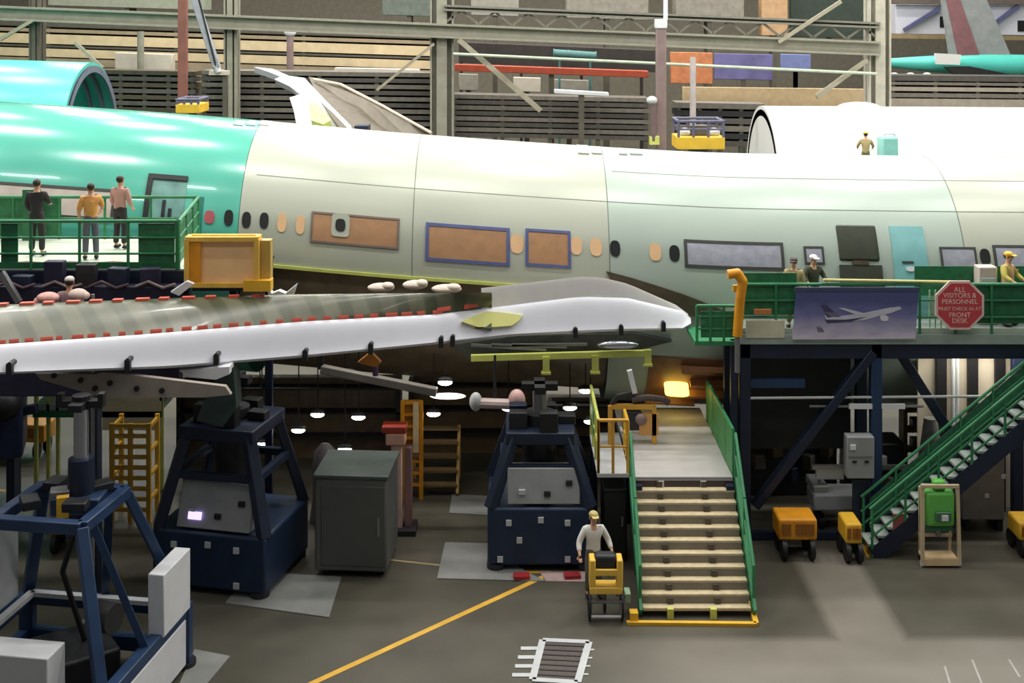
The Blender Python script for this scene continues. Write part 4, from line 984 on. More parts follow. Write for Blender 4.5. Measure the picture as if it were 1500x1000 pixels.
under_backdrop('added dark backdrop for the shade under the teal fuselage behind the purple-lit jack', 264, 588, 690, 553, 33.2, .3, mat('dark_shade_panel', srgb(96,80,60), .5, var=.3))
under_backdrop('added dark backdrop for the shade under the forward fuselage beside the grey deck', 802, 950, 700, 582, 33.4, .3, MATS['dark_shade_panel'])
# added hanging lamps standing in for ceiling-light reflections on the belly
GLINTS = [(380,596),(465,607),(525,611),(437,630),(510,548),(652,560),(635,606),(505,658),(858,572),(835,597),(865,617),(383,650),(745,598)]
for k,(px,py) in enumerate(GLINTS):
    Y = (30.9 if k in (10,11) else 30.5) if k not in (4,5) else 28.9; c = P(px,py,Y); r = thing('glint_lamp', 'small round white lamp added for a ceiling-light reflection under the airliner', 'lamp', c, 'added reflection lamps under the airliner')
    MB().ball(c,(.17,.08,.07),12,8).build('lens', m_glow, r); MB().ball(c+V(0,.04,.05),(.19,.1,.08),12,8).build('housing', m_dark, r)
    dd = abs(Y+.06-Y0); rb_ = R-.25; top = zc(c.x)-math.sqrt(max(rb_*rb_-dd*dd,0))-.03 if dd < rb_ else c.z+.5
    MB().tube(c+V(0,.06,.08), (c.x,Y+.06,max(c.z+.3,top)), .015, n=6).build('cord', m_black, r)
# long lamp tube and grey boom below the belly
r = thing('boom_arm', 'slanted grey boom below the wing with a bright tip', 'boom', P(640,575,28.6))
MB().beam(P(470,540,28.6), P(640,574,28.6), .2, .2).build('boom', mat('boom_grey', srgb(122,116,108), .45), r, bevel=.03); MB().ball(P(656,580,28.6),(.42,.1,.07)).build('lamp_tip', mat('pink_white_lamp', (1,.85,.78), .4, emit=(1,.85,.78,3)), r)
MB().beam(P(470,540,28.6), P(470,505,28.6), .12,.12).build('hanger', m_dark, r)
r = thing('white_bar', 'pinkish white bar with rounded ends beside the top of the jack with a blank panel', 'bar', P(720,590,28.7))
MB().tube(P(700,590,28.7), P(752,592,28.7), .12).build('bar', mat('pinkish_bar', srgb(206,184,178), .45), r); MB().ball(P(697,588,28.7),(.15,.15,.22)).build('bar_end', m_lgrey, r); MB().ball(P(757,585,28.7),(.2,.2,.24)).build('bar_end', mat('pink_cap', srgb(214,170,164), .5), r)
MB().tube(P(725,590,28.75), P(725,520,28.75), .03).build('hanger', m_dark, r)
r = thing('hanging_bracket', 'orange triangular bracket hanging below the white leading edge', 'bracket', P(545,530,26))
mb = MB(); mb.prism([P(x,y,25.9) for x,y in ((524,531),(543,516),(558,531),(552,538))],(0,.15,0)); mb.build('bracket', mat('bracket_orange', srgb(206,130,44), .5), r)
MB().tube(P(550,536,25.95), P(550,550,25.95), .06).build('purple_collar', mat('purple_collar', srgb(92,70,112), .5), r)
# yellow platform ladder and brown steps under the wing
def step_ladder(lab, cx, cy, wd, n, rise, run, m, mt, rz=0, rail=None, name='step_ladder'):
    r = thing(name, lab, 'step ladder', (cx,cy,0)); Rm = Matrix.Rotation(math.radians(rz),3,'Z')
    W = lambda x,y,z: Rm @ V(x,y,z)+V(cx,cy,0)
    for sx in (-1,1): MB().beam(W(sx*wd/2,0,.05), W(sx*wd/2,n*run,n*rise), .07,.16).build('stringer', m, r)
    for k in range(n):
        mb = MB(); mb.prism([W(-wd/2,k*run,(k+1)*rise-.04),W(wd/2,k*run,(k+1)*rise-.04),W(wd/2,k*run+run*1.05,(k+1)*rise-.04),W(-wd/2,k*run+run*1.05,(k+1)*rise-.04)],(0,0,.05)); mb.build('tread', mt, r)
    for sx in (-1,1): MB().beam(W(sx*wd/2,n*run,0), W(sx*wd/2,n*run,n*rise), .07,.07).build('rear_leg', m, r)
    if rail:
        for sx in (-1,1):
            MB().path([W(sx*wd/2,run,2*rise),W(sx*wd/2,run,2*rise+rail),W(sx*wd/2,n*run,n*rise+rail),W(sx*wd/2,n*run,n*rise)],.035).build('handrail', m, r)
    return r
p = FL(636,727)
step_ladder('brown wooden steps with yellow rails under the wing', p.x, p.y, 1.15, 5, .27, .24, mat('ochre_rail', srgb(170,134,58), .5), mat('brown_tread', srgb(122,98,66), .6), 0, None, 'wooden_steps')
MB_ = None
r = thing('ladder_tower', 'narrow yellow ladder tower standing left of the brown wooden steps', 'ladder', (P(606,640,30.4).x, 30.4, 0))
xa, xb = P(590,640,30.4).x, P(617,640,30.4).x; zt = P(590,587,30.4).z
for x in (xa,xb): MB().box((x-.05,30.35,0),(x+.05,30.45,zt)).build('upright', m_orange, r)
for k in range(8): z = .35+k*(zt-.4)/7; MB().box((xa,30.36,z-.025),(xb,30.44,z+.025)).build('rung', m_orange, r)
MB().box((xa,30.46,zt*.45),(xb,30.5,zt)).build('back_board', mat('ochre_board', srgb(176,126,40), .6), r)
MB().box((P(604,640,30).x,30.2,zt*.5),(P(612,640,30).x,30.3,zt)).build('white_strip', mat('cream_strip', srgb(226,204,160), .5), r)
# red-topped pale pedestal
p = P(582,720,28.5)
r = thing('pedestal_unit', 'pinkish white pedestal with a red top behind the grey cabinet', 'pedestal', (p.x,28.5,0))
MB().box((p.x-.14,28.4,.1),(p.x+.12,28.7,P(566,650,28.5).z)).build('column', mat('pinkish_column', srgb(226,190,176), .5), r, bevel=.03)
MB().box((p.x+.16,28.5,.1),(p.x+.34,28.7,P(566,655,28.5).z)).build('side_column', mat('mauve_column', srgb(150,116,112), .5), r, bevel=.03)
zt = P(566,650,28.5).z; MB().box((p.x-.26,28.35,zt),(p.x+.2,28.75,zt+.28)).build('head', mat('peach_head', srgb(236,180,156), .5), r, bevel=.04); MB().box((p.x-.35,28.35,zt+.28),(p.x+.22,28.75,zt+.45)).build('red_lid', mat('red_lid', srgb(176,66,48), .5), r, bevel=.03)
MB().box((p.x-.4,28.2,0),(p.x+.45,28.9,.12)).build('base', m_dark, r)
p = P(470,690,27.6)
r = thing('tarp_bundle', 'grey draped tarp between the purple-lit jack and the cabinet', 'tarp', (p.x,28.9,0))
mb = MB(); mb.loft([[V(p.x+dx+rr*math.cos(2*PI*k/16)*(1+.2*math.sin(3*2*PI*k/16)), 28.9+rr*math.sin(2*PI*k/16)*.6, z) for k in range(16)] for z,rr,dx in ((0,.45,0),(.6,.42,.05),(1.3,.34,-.05),(1.7,.24,-.1),(1.9,.08,-.1))]); mb.build('cloth', mat('grey_tarp', srgb(104,98,98), .7, var=.2, scale=4), r)

# left back: cream mezzanine with yellow-green rails, yellow ladder, tugs
r = thing('cream_platform', 'cream sided platform with yellow-green rails under the wing at the left', 'platform', (-12.3, 31.5, 0))
zt_, zb_ = P(50,566,31).z, P(50,592,31).z
MB().box((P(50,566,31).x,31,zb_-.15),(P(238,566,31).x,32.5,zb_)).build('deck', m_lgrey, r)
MB().box((P(80,566,31).x,31.0,zb_),(P(238,566,31).x,31.05,zt_+.1)).build('cream_panel', mat('cream_panel', srgb(214,204,170), .5, var=.08), r)
MB().box((P(150,566,30.9).x,30.9,P(0,628,31).z),(P(236,566,30.9).x,30.95,P(0,586,31).z)).build('lower_panel', MATS['cream_panel'], r)
for px in (52,70,84,236): MB().box((P(px,566,31).x-.04,31,0),(P(px,566,31).x+.04,31.1,zt_+.2)).build('rail_post', m_ygreen, r)
for z in (zb_+.35,zt_+.18): MB().box((P(50,566,31).x,30.97,z-.04),(P(120,566,31).x,31.03,z+.04)).build('handrail', m_ygreen, r)
MB().box((P(50,566,31).x,30.9,zb_-.3),(P(238,566,31).x,31.0,zb_-.15)).build('green_edge', m_green, r)
x0, x1 = P(164,640,29).x, P(218,640,29).x; yl = 29; z0 = 0
r = thing('yellow_ladder', 'tall yellow caged ladder between the two left jacks', 'ladder', ((x0+x1)/2, yl, 0))
zt = P(164,620,yl).z
for x in (x0,x1):
    for y in (yl,yl+.7): MB().box((x-.05,y-.05,0),(x+.05,y+.05,zt)).build('upright', mat('ladder_yellow', srgb(206,160,58), .5), r)
for k in range(9): z = .3+k*(zt-.35)/8; MB().box((x0,yl-.04,z-.04),(x1,yl+.04,z+.04)).build('rung', MATS['ladder_yellow'], r); 
for k in range(4): z = .5+k*(zt-.6)/3; MB().box((x0-.03,yl,z-.04),(x0+.03,yl+.7,z+.04)).build('side_bar', MATS['ladder_yellow'], r); MB().box((x1-.03,yl,z-.04),(x1+.03,yl+.7,z+.04)).build('side_bar', MATS['ladder_yellow'], r)
MB().box(((x0+x1)/2-.05,yl-.05,0),((x0+x1)/2+.05,yl+.05,zt)).build('center_bar', MATS['ladder_yellow'], r)
def tug(lab, px, py, wd, hgt, rz, m=m_orange):
    p = FL(px,py); r = thing('yellow_dolly', lab, 'dolly', (p.x,p.y+.4,0)); c = (p.x,p.y+.4)
    Rm = Matrix.Rotation(rz,3,'Z')
    MB().cbox((c[0],c[1],hgt*.7),(wd,.7,hgt*.5),rz).build('body', m, r, bevel=.05)
    for sx in (-.3,.05,.3):
        q = Rm @ V(sx*wd,-.36,0); MB().cbox((c[0]+q.x,c[1]+q.y,hgt*.72),(wd*.22,.04,hgt*.26),rz).build('slot', mat('amber_slot', srgb(150,92,20), .5), r)
    for sx in (-.36,.36):
        for sy in (-.28,.28):
            q = Rm @ V(sx*wd,sy,0); MB().tube((c[0]+q.x-.05,c[1]+q.y,hgt*.24),(c[0]+q.x+.05,c[1]+q.y,hgt*.24),hgt*.24,n=14).build('wheel', m_black, r)
    return r
tug('yellow dolly at the left edge behind the big open-framed jack', 26, 672, 1.5, .95, -.12)
tug('yellow dolly seen through the legs of the big open-framed jack', 101, 812, 1.0, .9, .1)
tug('yellow-orange dolly under the blue platform', 1170, 822, .85, .95, 0)
tug('small yellow dolly left of the green stair foot', 1252, 826, .36, .9, 0, m_yellow)
tug('yellow dolly cut by the edge beyond the green trolley', 1512, 818, .5, .8, 0, m_yellow)
r = thing('engine_stand', 'dark blue engine stand at the far left under the wing', 'stand', (-13.4, 31, 0))
MB().cbox((P(-40,610,30).x,30.0,2.1),(2.4,1.4,1.7),.3).build('body', mat('deep_blue_steel', srgb(28,38,70), .45, var=.3, scale=3), r, bevel=.1)
for sx in (-1,1): MB().box((P(-40,610,30).x+sx*1.0-.1,29.8,0),(P(-40,610,30).x+sx*1.0+.1,30.2,1.4)).build('leg', m_navyd, r)
MB().beam((P(-40,610,30).x-1.3,29.9,1.9),(P(-40,610,30).x+1.6,29.9,2.4),.2,.2).build('beam', m_navyd, r); MB().ball((P(12,580,30).x,29.6,2.6),(.5,.4,.4)).build('housing', m_dark, r)
# ================================================================== blue platform with the banner
XL, XR, YF, YB, ZP = 5.2, 13.4, 28.0, 29.5, 4.68
r = thing('access_platform', 'navy access platform with green railings beside the forward fuselage', 'platform', (9.2, YF, 0)); plat = r
MB().box((XL,YF,ZP-.14),(XR,YB,ZP)).build('deck', mat('deck_grey', srgb(118,128,122), .5), r)
MB().box((XL,YF-.04,ZP-.2),(XR,YF,ZP+.02)).build('deck_edge', mat('pale_edge', srgb(150,166,156), .5), r)
MB().box((XL,YF+.02,ZP-.55),(XR,YF+.25,ZP-.2)).build('main_beam', m_navyd, r, bevel=.02)
MB().box((XL,YB-.3,ZP-.55),(XR,YB-.05,ZP-.2)).build('main_beam', m_navyd, r)
for x in (XL+.12, 8.32, 12.05):
    for y in (YF+.12, YB-.18): MB().box((x-.13,y-.1,0),(x+.13,y+.1,ZP-.2)).build('column', m_navy if y < 29 and x > 8 and x < 9 else m_navyd, r, bevel=.02)
MB().beam((8.25,YF+.1,ZP-.4),(5.55,YF+.1,.75),.24,.2).build('diagonal_brace', m_navyd, r, bevel=.02)
MB().beam((8.9,YF+.5,ZP-.4),(10.4,YF+.5,1.9),.3,.2).build('diagonal_brace', m_navyd, r, bevel=.02)
MB().box((XL,YF+.1,P(0,570,YF).z),(XL+1.5,YF+.22,P(0,558,YF).z)).build('cross_beam', m_navy, r)
MB().tube((XL+.2,YF+.05,P(0,584,YF).z),(11.2,YF+.05,P(0,581,YF).z),.03).build('pipe', m_lgrey, r)
MB().tube((6.8,YF+.1,P(0,597,YF).z),(9.4,YF+.1,P(0,597,YF).z),.03).build('pipe', m_steel, r)
for px in (1262,1310): MB().pbox(px-18,592,px+16,599,YF-.02,.06).build('label_plate', m_white, r)
MB().pbox(1190,682,1330,688,YF+.2,.1).build('lower_rail', m_steel, r)
MB().box((XL,YF,.02),(8.4,YF+.14,.18)).build('base_frame', m_navyd, r)
MB().box((XL,YB-.1,1.6),(8.1,YB,4.0)).build('back_panel', mat('dark_green_black', srgb(26,34,34), .5, var=.3), r)
# strip lamp added below the deck's forward end to brighten the beige screen
MB().box((10.2,28.9,ZP-.36),(12.6,29.06,ZP-.28)).build('fill_strip_lamp', m_glow, r)
L = bpy.data.lights.new('fill_strip_light','AREA'); L.shape = 'RECTANGLE'; L.size = 2.4; L.size_y = .16; L.energy = 55; L.color = (1,.95,.85)
lo = bpy.data.objects.new('fill_strip_light', L); C.objects.link(lo); lo.location = (11.4,28.98,ZP-.38); lo.rotation_euler = (math.radians(18),0,0)
# green railing
rail_run(r, (XL,YF+.03,ZP), (XR,YF+.03,ZP), 10, 1.15, m_green, (.35,.68), toe=mat('pale_toe', srgb(176,190,170), .5))
o = MB().box((XL+.05,YF+.06,ZP+.45),(6.5,YF+.08,ZP+1.4)).build('rail_panel', m_greenp, r)
MB().box((6.5,YF+.06,ZP+.7),(8.1,YF+.08,ZP+1.0)).build('rail_panel', mat('dim_green_panel', srgb(70,120,84), .5, var=.2), r)
MB().box((9.9,YF+.06,ZP+.25),(XR,YF+.08,ZP+1.15)).build('rail_panel', mat('deep_green_panel', srgb(36,100,64), .5, var=.25, scale=5), r)
MB().box((9.6,YF+1.3,ZP+.6),(XR,YF+1.32,ZP+1.3)).build('rear_screen', m_greenp, r)
MB().tube((7.1,YF+.02,ZP+1.25),(10.2,YF+.02,ZP+1.2),.035).build('yellow_chain_bar', mat('pale_yellow_bar', srgb(206,200,130), .5), r)
for k in range(8):
    MB().tube((9.55+.13*k,YF+.1,ZP),(9.55+.13*k,YF+.1,ZP+1.0),.02).build('grille_bar', mat('pale_green_bar', srgb(150,190,150), .5), r)
MB().box((XL+.12,YF-.06,ZP-.05),(XL+1.0,YF-.03,ZP+.35)).build('cream_toe_panel', mat('cream_toe', srgb(206,204,178), .5), r)
mb = MB(); mb.box(P(1105,453,YF-.08), P(1130,460,YF-.08)+V(0,.04,0)); mb.build('orange_sticker', mat('orange_sticker', srgb(206,130,72), .5), r)
# yellow swing gate post at its corner
r = thing('swing_gate', 'orange-yellow padded gate post at the corner of the navy platform', 'gate', P(1082,470,27.7))
MB().path([P(1066,402,27.7), P(1080,400,27.7), P(1088,412,27.7), P(1084,440,27.7), P(1080,492,27.7)], .11, 12).build('padded_post', m_orange, r)
MB().box(P(1074,428,27.75), P(1092,418,27.75)+V(0,.08,0)).build('clamp', m_yellow, r); MB().tube(P(1080,470,27.7), P(1080,545,27.7), .06).build('hinge_pipe', m_steel, r)
# green corner rail between wing root and platform
r = thing('corner_platform', 'small green railed walkway between the white wing root and the navy platform', 'platform', (4.6,28.4,0))
za = P(1020,498,28).z
MB().box((4.15,27.9,za-.1),(5.15,29.2,za)).build('deck', m_green, r)
rail_run(r, (4.2,27.92,za),(5.12,27.92,za),3,.8,m_green,(.35,.7),mesh=(m_greenp,.1,.85,.1,.95))
MB().box((4.98,27.95,0),(5.12,28.1,za)).build('leg', m_navyd, r); MB().box((5.0,28.9,0),(5.12,29.1,za)).build('leg', m_navyd, r)
# banner: picture of an airliner over clouds
bm_ = bpy.data.materials.new('banner_print'); bm_.use_nodes = True; nt = bm_.node_tree; N = nt.nodes; b = N['Principled BSDF']
tc = N.new('ShaderNodeTexCoord'); sp = N.new('ShaderNodeSeparateXYZ'); nt.links.new(tc.outputs['Generated'], sp.inputs[0])
nz = N.new('ShaderNodeTexNoise'); nz.inputs['Scale'].default_value = 5; nz.inputs['Detail'].default_value = 6; nt.links.new(tc.outputs['Generated'], nz.inputs[0])
ad = N.new('ShaderNodeMath'); ad.operation = 'MULTIPLY_ADD'; ad.inputs[1].default_value = .45; nt.links.new(nz.outputs['Fac'], ad.inputs[0]); nt.links.new(sp.outputs[2], ad.inputs[2])
cr = N.new('ShaderNodeValToRGB'); e = cr.color_ramp.elements; e[0].position = .25; e[0].color = (*srgb(214,204,220),1); e[1].position = 1.1; e[1].color = (*srgb(80,86,134),1)
k_ = e.new(.5); k_.color = (*srgb(166,160,188),1); k_ = e.new(.75); k_.color = (*srgb(116,118,166),1)
nt.links.new(ad.outputs[0], cr.inputs[0]); nt.links.new(cr.outputs[0], b.inputs['Base Color']); b.inputs['Roughness'].default_value = .5
Yb = YF-.12
r = thing('banner', 'blue and violet banner with a picture of an airliner over clouds, on the navy platform', 'banner', P(1253,496,Yb))
mb = MB(); mb.pslab([(1166,424),(1346,424),(1341,496),(1161,497)], Yb, .02); sh_ = mb.build('cloth', bm_, r)
MB().pslab([(1164,421),(1347,421),(1347,427),(1164,427)], Yb-.01, .035).build('top_hem', mat('navy_hem', srgb(70,76,108), .6), r)
m_pw = mat('printed_white', srgb(206,206,220), .5, var=.05); m_pg = mat('printed_grey', srgb(112,108,128), .5); m_pd = mat('printed_dark', srgb(70,68,96), .5)
def print_(name, pts, m, o_=.006): MB().pslab(pts, Yb-o_, .004).build(name, m, sh_)
print_('printed_fuselage', [(1208,462),(1230,463),(1262,459),(1300,451),(1318,449),(1321,452),(1306,458),(1268,468),(1236,472),(1212,471)], m_pw)
print_('printed_tail', [(1203,446),(1211,447),(1228,463),(1212,465)], m_pd, .008)
print_('printed_far_wing', [(1228,451),(1236,451),(1272,460),(1260,463)], m_pw, .009)
print_('printed_near_wing', [(1208,468),(1240,468),(1270,464),(1246,471),(1212,473)], m_pd, .01)
print_('printed_engine', [(1290,462),(1298,461),(1302,465),(1300,470),(1292,470),(1289,466)], m_white, .008)
print_('printed_tailplane', [(1206,456),(1222,458),(1232,464),(1218,464)], m_pg, .01)
print_('printed_dark_cloud', [(1196,478),(1204,480),(1208,486),(1198,486)], m_pg)
# octagonal sign
Ys = YF-.16; c = P(1406,447,Ys); rr = 38.5*Ys/FPX
r = thing('octagonal_sign', 'red octagonal sign with white border and lettering on the green railing', 'sign', c+V(0,0,-rr))
oc = lambda q, y: [V(c.x+q*math.cos(PI/8+k*PI/4), y, c.z+q*math.sin(PI/8+k*PI/4)) for k in range(8)]
mb = MB(); mb.prism(oc(rr,Ys),(0,.04,0)); mb.build('border', mat('sign_white', srgb(236,206,196), .5, var=.03), r)
mb = MB(); mb.prism(oc(rr*.9,Ys-.008),(0,.02,0)); mb.build('face', mat('sign_red', srgb(202,72,76), .5, var=.03), r)
for i,(txt,py,sz) in enumerate((('ALL',424.5,8.2),('VISITORS &',433,7.8),('PERSONNEL',442,7.8),('MUST CHECK IN AT',452.5,5.6),('FRONT',461.5,7.8),('DESK',470,7.8))):
    cu = bpy.data.curves.new('lettering','FONT'); cu.body = txt; cu.align_x = 'CENTER'; cu.align_y = 'CENTER'; cu.size = sz*1.25*Ys/FPX; cu.extrude = .003
    to = bpy.data.objects.new('lettering', cu); C.objects.link(to)
    to.rotation_euler = (PI/2,0,0); to.location = P(1406,py,Ys-.012)
    bpy.context.view_layer.update()
    me = bpy.data.meshes.new_from_object(to.evaluated_get(bpy.context.evaluated_depsgraph_get())); mw = to.matrix_world.copy(); bpy.data.objects.remove(to)
    me.transform(mw); me.transform(Matrix.Translation(-OFF[r.name])); me.materials.clear(); me.materials.append(mat('sign_lettering', srgb(244,206,196), .5))
    o = bpy.data.objects.new('lettering', me); C.objects.link(o); o.parent = r
# people on the platform
person('person in a white cap and dark jacket on the navy platform above the banner', (P(1194,400,28.7).x, 28.9, ZP), 20, mat('dark_olive_jacket', srgb(66,70,50), .8), m_darkc, cap=m_white, h=1.62)
person('person in khaki with a dark cap beside the one in a white cap', (P(1162,400,28.7).x, 28.65, ZP), -20, m_khaki, m_olivec, cap=m_hair, h=1.6, arms=((.0,.08,-.52),(.0,.08,-.52)))
person('person in a yellow cap and green clothes behind the octagonal sign', (P(1480,400,28.7).x, 28.85, ZP), 40, mat('hi_vis_yellow_shirt', srgb(206,190,96), .8), mat('green_trousers', srgb(40,74,54), .8), cap=m_yellow, h=1.7, arms=((.05,.3,-.3),(.1,.3,-.35)))
a = P(1434,480,28.9)
r = thing('pale_box', 'pale pinkish equipment box on the platform behind the octagonal sign', 'box', (a.x+.22,29.1,ZP))
MB().box((a.x,28.9,ZP+.004),(a.x+.44,29.25,P(0,391,28.9).z)).build('body', mat('pale_pink_box', srgb(208,192,182), .5), r, bevel=.03); MB().box((a.x+.05,28.88,ZP+.85),(a.x+.39,28.9,ZP+1.1)).build('front_label', m_lgrey, r)
# things under the platform
r = thing('electrical_cabinet', 'pale grey electrical cabinet hanging at the middle column of the navy platform', 'cabinet', P(1261,702,27.85))
MB().pbox(1241,640,1281,701,27.7,.32).build('body', m_grey, r, bevel=.02); MB().pbox(1243,668,1279,669.5,27.68,.03).build('door_gap', m_steel, r); MB().pbox(1246,652,1254,659,27.66,.05).build('white_label', m_white, r)
MB().box((P(1250,640,28).x-.03,27.9,0),(P(1270,640,28).x+.03,28.0,P(0,700,28).z)).build('mount_post', m_navyd, r)
for sx in (1252,1270): MB().pbox(sx-3,675,sx+3,678,27.67,.04).build('latch', m_dark, r)
p = FL(1238,768)
r = thing('equipment_sled', 'low grey-white equipment sled under the navy platform', 'sled', (p.x,p.y+.5,0))
MB().pbox(1192,724,1284,749,28.4,.7).build('body', mat('sled_grey', srgb(166,168,172), .5, var=.08), r, bevel=.05); MB().pbox(1192,712,1214,724,28.5,.8).build('raised_box', m_grey, r, bevel=.03)
MB().pbox(1196,688,1236,702,28.6,.1).build('sign_plate', m_lgrey, r); MB().tube(P(1200,702,28.65),P(1200,714,28.65),.03).build('sign_post', m_steel, r)
for px in (1204,1216): c = P(px,734,28.42); MB().tube(c,c+V(0,.08,0),.09,n=14).build('dial', m_dark, r)
for px in (1204,1272): c = P(px,756,28.6); MB().tube((c.x-.06,28.7,.17),(c.x+.06,28.7,.17),.17,n=14).build('wheel', m_black, r); MB().tube((c.x-.06,28.95,.17),(c.x+.06,28.95,.17),.17,n=14).build('wheel', m_black, r)
# beige wall panels beyond, with black posts
r = thing('beige_screen', 'beige screen with black posts seen under the navy platform', 'screen', (12.5,29.75,0))
MB().box((P(1345,600,29.75).x,29.75,.05),(P(1520,600,29.75).x,29.83,P(0,525,29.75).z)).build('screen', mat('beige_screen', srgb(206,194,172), .6, var=.04), r)
for px in (1378,1424,1464): MB().box((P(px,600,29.7).x-.12,29.62,0),(P(px,600,29.7).x+.12,29.72,P(0,512,29.7).z)).build('post', m_black, r)
for px in (1396,1402): MB().tube((P(px,600,29.6).x,29.6,0),(P(px,600,29.6).x,29.6,P(0,512,29.7).z),.05).build('pipe', m_lgrey, r)
p = P(1360,690,29.2)
r = thing('cone_cover', 'grey cone-shaped cover standing under the platform behind the green stair', 'cover', (p.x,29.05,0))
MB().tube((p.x,29.05,0),(p.x,29.05,P(0,612,29.05).z),.48,.15,24).build('cone', mat('grey_cone', srgb(120,120,116), .6), r); MB().tube((p.x,29.05,0),(p.x,29.05,.1),.52,n=24).build('rim', m_slat, r)
p = P(1352,670,31)
r = thing('dim_yellow_rack', 'dim yellow shelf under the platform behind the middle column', 'shelf', (p.x,31.0,0))
for sx in (-.5,.5): MB().box((p.x+sx-.05,30.8,0),(p.x+sx+.05,31.2,2.1)).build('upright', mat('dim_ochre', srgb(112,96,48), .6), r)
for z in (.5,1.0,1.5,2.0): MB().box((p.x-.5,30.8,z),(p.x+.5,31.2,z+.06)).build('shelf_board', MATS['dim_ochre'], r)
for k in range(2): MB().box((p.x-.3,30.85,1.06+.5*k),(p.x+.2,31.15,1.3+.5*k)).build('bin', m_slat, r)
r = thing('generator_cabinet', 'grey equipment cabinet beneath the upper end of the green stair', 'cabinet', (P(1442,720,28.4).x,28.8,0))
MB().box((P(1410,720,28.4).x,28.4,.3),(P(1472,720,28.4).x,29.1,P(0,664,28.4).z)).build('body', mat('grey_taupe', srgb(134,128,122), .5), r, bevel=.03)
for px,py in ((1470,698),(1446,726)): MB().pbox(px-3,py-3,px+3,py+3,28.38,.04).build('label_plate', m_white, r)
for px in (1420,1468): MB().box((P(px,720,28.4).x-.06,28.5,0),(P(px,720,28.4).x+.06,29.2,.32)).build('foot', m_dark, r)
r = thing('machinery_bay', 'dark machinery behind the diagonal brace of the navy platform', 'machine', (6.9,31,0))
MB().box((5.4,30.6,0),(8.1,31.3,1.95)).build('body', m_dark, r, bevel=.05)
for k in range(6): MB().cbox((5.7+k*.42,30.5,.6+.3*(k % 3)),(.3,.25,.35),.2*k).build('module', (m_navyd,m_slat,m_brownd)[k % 3], r, bevel=.02)
MB().tube((5.5,30.4,1.9),(7.9,30.4,1.9),.06).build('pipe', m_mauve, r); MB().ball((5.75,30.3,1.35),(.09,.09,.09)).build('lamp', m_lgrey, r)
r = thing('machinery_bay', 'dark low machinery right of the electrical cabinet under the platform', 'machine', (9.6,30.5,0))
MB().box((8.3,30.3,0),(9.7,31.2,1.4)).build('body', m_dark, r, bevel=.05)
for k in range(5): MB().cbox((8.55+k*.24,30.2,.5+.25*(k % 3)),(.28,.25,.3),.25*k).build('module', (m_slat,m_navyd,m_grey)[k % 3], r, bevel=.02)
# ------------------------------------------------------------------ green stair climbing to the right
ax, az, bx, bz, ys0, ys1 = 8.0, .02, 12.4, 3.75, 27.12, 27.8
r = thing('green_stair', 'green-railed metal stair climbing rightward beside the navy platform', 'stair', (8.3, 27.2, 0))
d = V(bx-ax,0,bz-az)
for y in (ys0,ys1): MB().beam((ax,y,az),(bx,y,bz),.06,.34).build('stringer', m_navyd, r)
nst = 20
for k in range(nst):
    t = (k+.5)/nst; x = ax+d.x*t-.1; z = az+d.z*t+.12
    MB().box((x-.14,ys0+.03,z),(x+.14,ys1-.03,z+.05)).build('tread', mat('stair_tread_grey', srgb(170,180,172), .5), r)
for y in (ys0,ys1):
    for h_,w_ in ((1.05,.035),(.72,.025),(.4,.025)): MB().tube((ax-.1,y,az+h_),(bx,y,bz+h_),w_).build('handrail' if h_ > 1 else 'mid_rail', m_green, r)
    for k in range(7):
        t = k/6; p = V(ax+d.x*t-.05,y,az+d.z*t); MB().tube(p,p+V(0,0,1.05),.03).build('rail_post', m_green, r)
mb = MB(); mb.prism([V(ax+.1,ys1+.02,az+.25),V(bx,ys1+.02,bz+.25),V(bx,ys1+.02,bz+1.0),V(ax+.1,ys1+.02,az+1.0)],(0,.02,0)); mb.build('rail_panel', mat('stair_mesh_green', srgb(46,104,74), .5, var=.3, scale=8), r)
MB().cbox((8.55,27.15,.75),(.26,.05,.4)).build('red_notice', mat('dull_red', srgb(150,84,74), .6), r)
# second flight at the right edge
r = thing('upper_stair', 'pale-treaded steps at the right edge above the green stair', 'stair', (12.3,27,0))
for k in range(7):
    z = ZP-.25-k*.24; MB().box((11.75,26.6-.02*k,z-.06),(12.6,26.9-.02*k,z)).build('tread', mat('pale_tread', srgb(206,208,196), .5), r)
MB().beam((11.72,26.9,2.9),(11.72,26.9,ZP),.08,.2).build('stringer', m_greend, r); MB().box((11.68,26.5,0),(11.76,26.7,ZP+.6)).build('post', m_greend, r)
MB().box((11.7,26.62,2.72),(12.8,27.4,2.86)).build('landing', MATS['pale_tread'], r); MB().box((12.4,26.8,0),(12.6,27.1,2.75)).build('leg', m_navyd, r)
# green trolley with a dispenser
p = FL(1379,831)
r = thing('wash_trolley', 'bright green wash station on a cream wheeled frame by the green stair', 'trolley', (p.x,p.y+.3,0))
m_lime = mat('lime_green_plastic', srgb(104,190,84), .4, var=.08); m_cfr = mat('cream_frame', srgb(206,186,150), .5)
y0 = p.y; s_ = y0/FPX; hx = 27*s_
z = lambda py: H-(py-HZ)*s_
for sx in (-1,1):
    MB().beam((p.x+sx*hx,y0+.02,.1),(p.x+sx*hx*.95,y0+.1,z(712)),.07,.07).build('frame_post', m_cfr, r); MB().beam((p.x+sx*hx*.8,y0+.42,.1),(p.x+sx*hx*.85,y0+.38,z(722)),.06,.06).build('frame_post', m_cfr, r)
MB().beam((p.x-hx,y0+.08,z(714)),(p.x+hx,y0+.08,z(714)),.07,.07).build('top_bar', m_cfr, r); MB().box((p.x-hx*.9,y0+.35,z(796)),(p.x+hx*.9,y0+.42,z(792))).build('rear_bar', m_cfr, r)
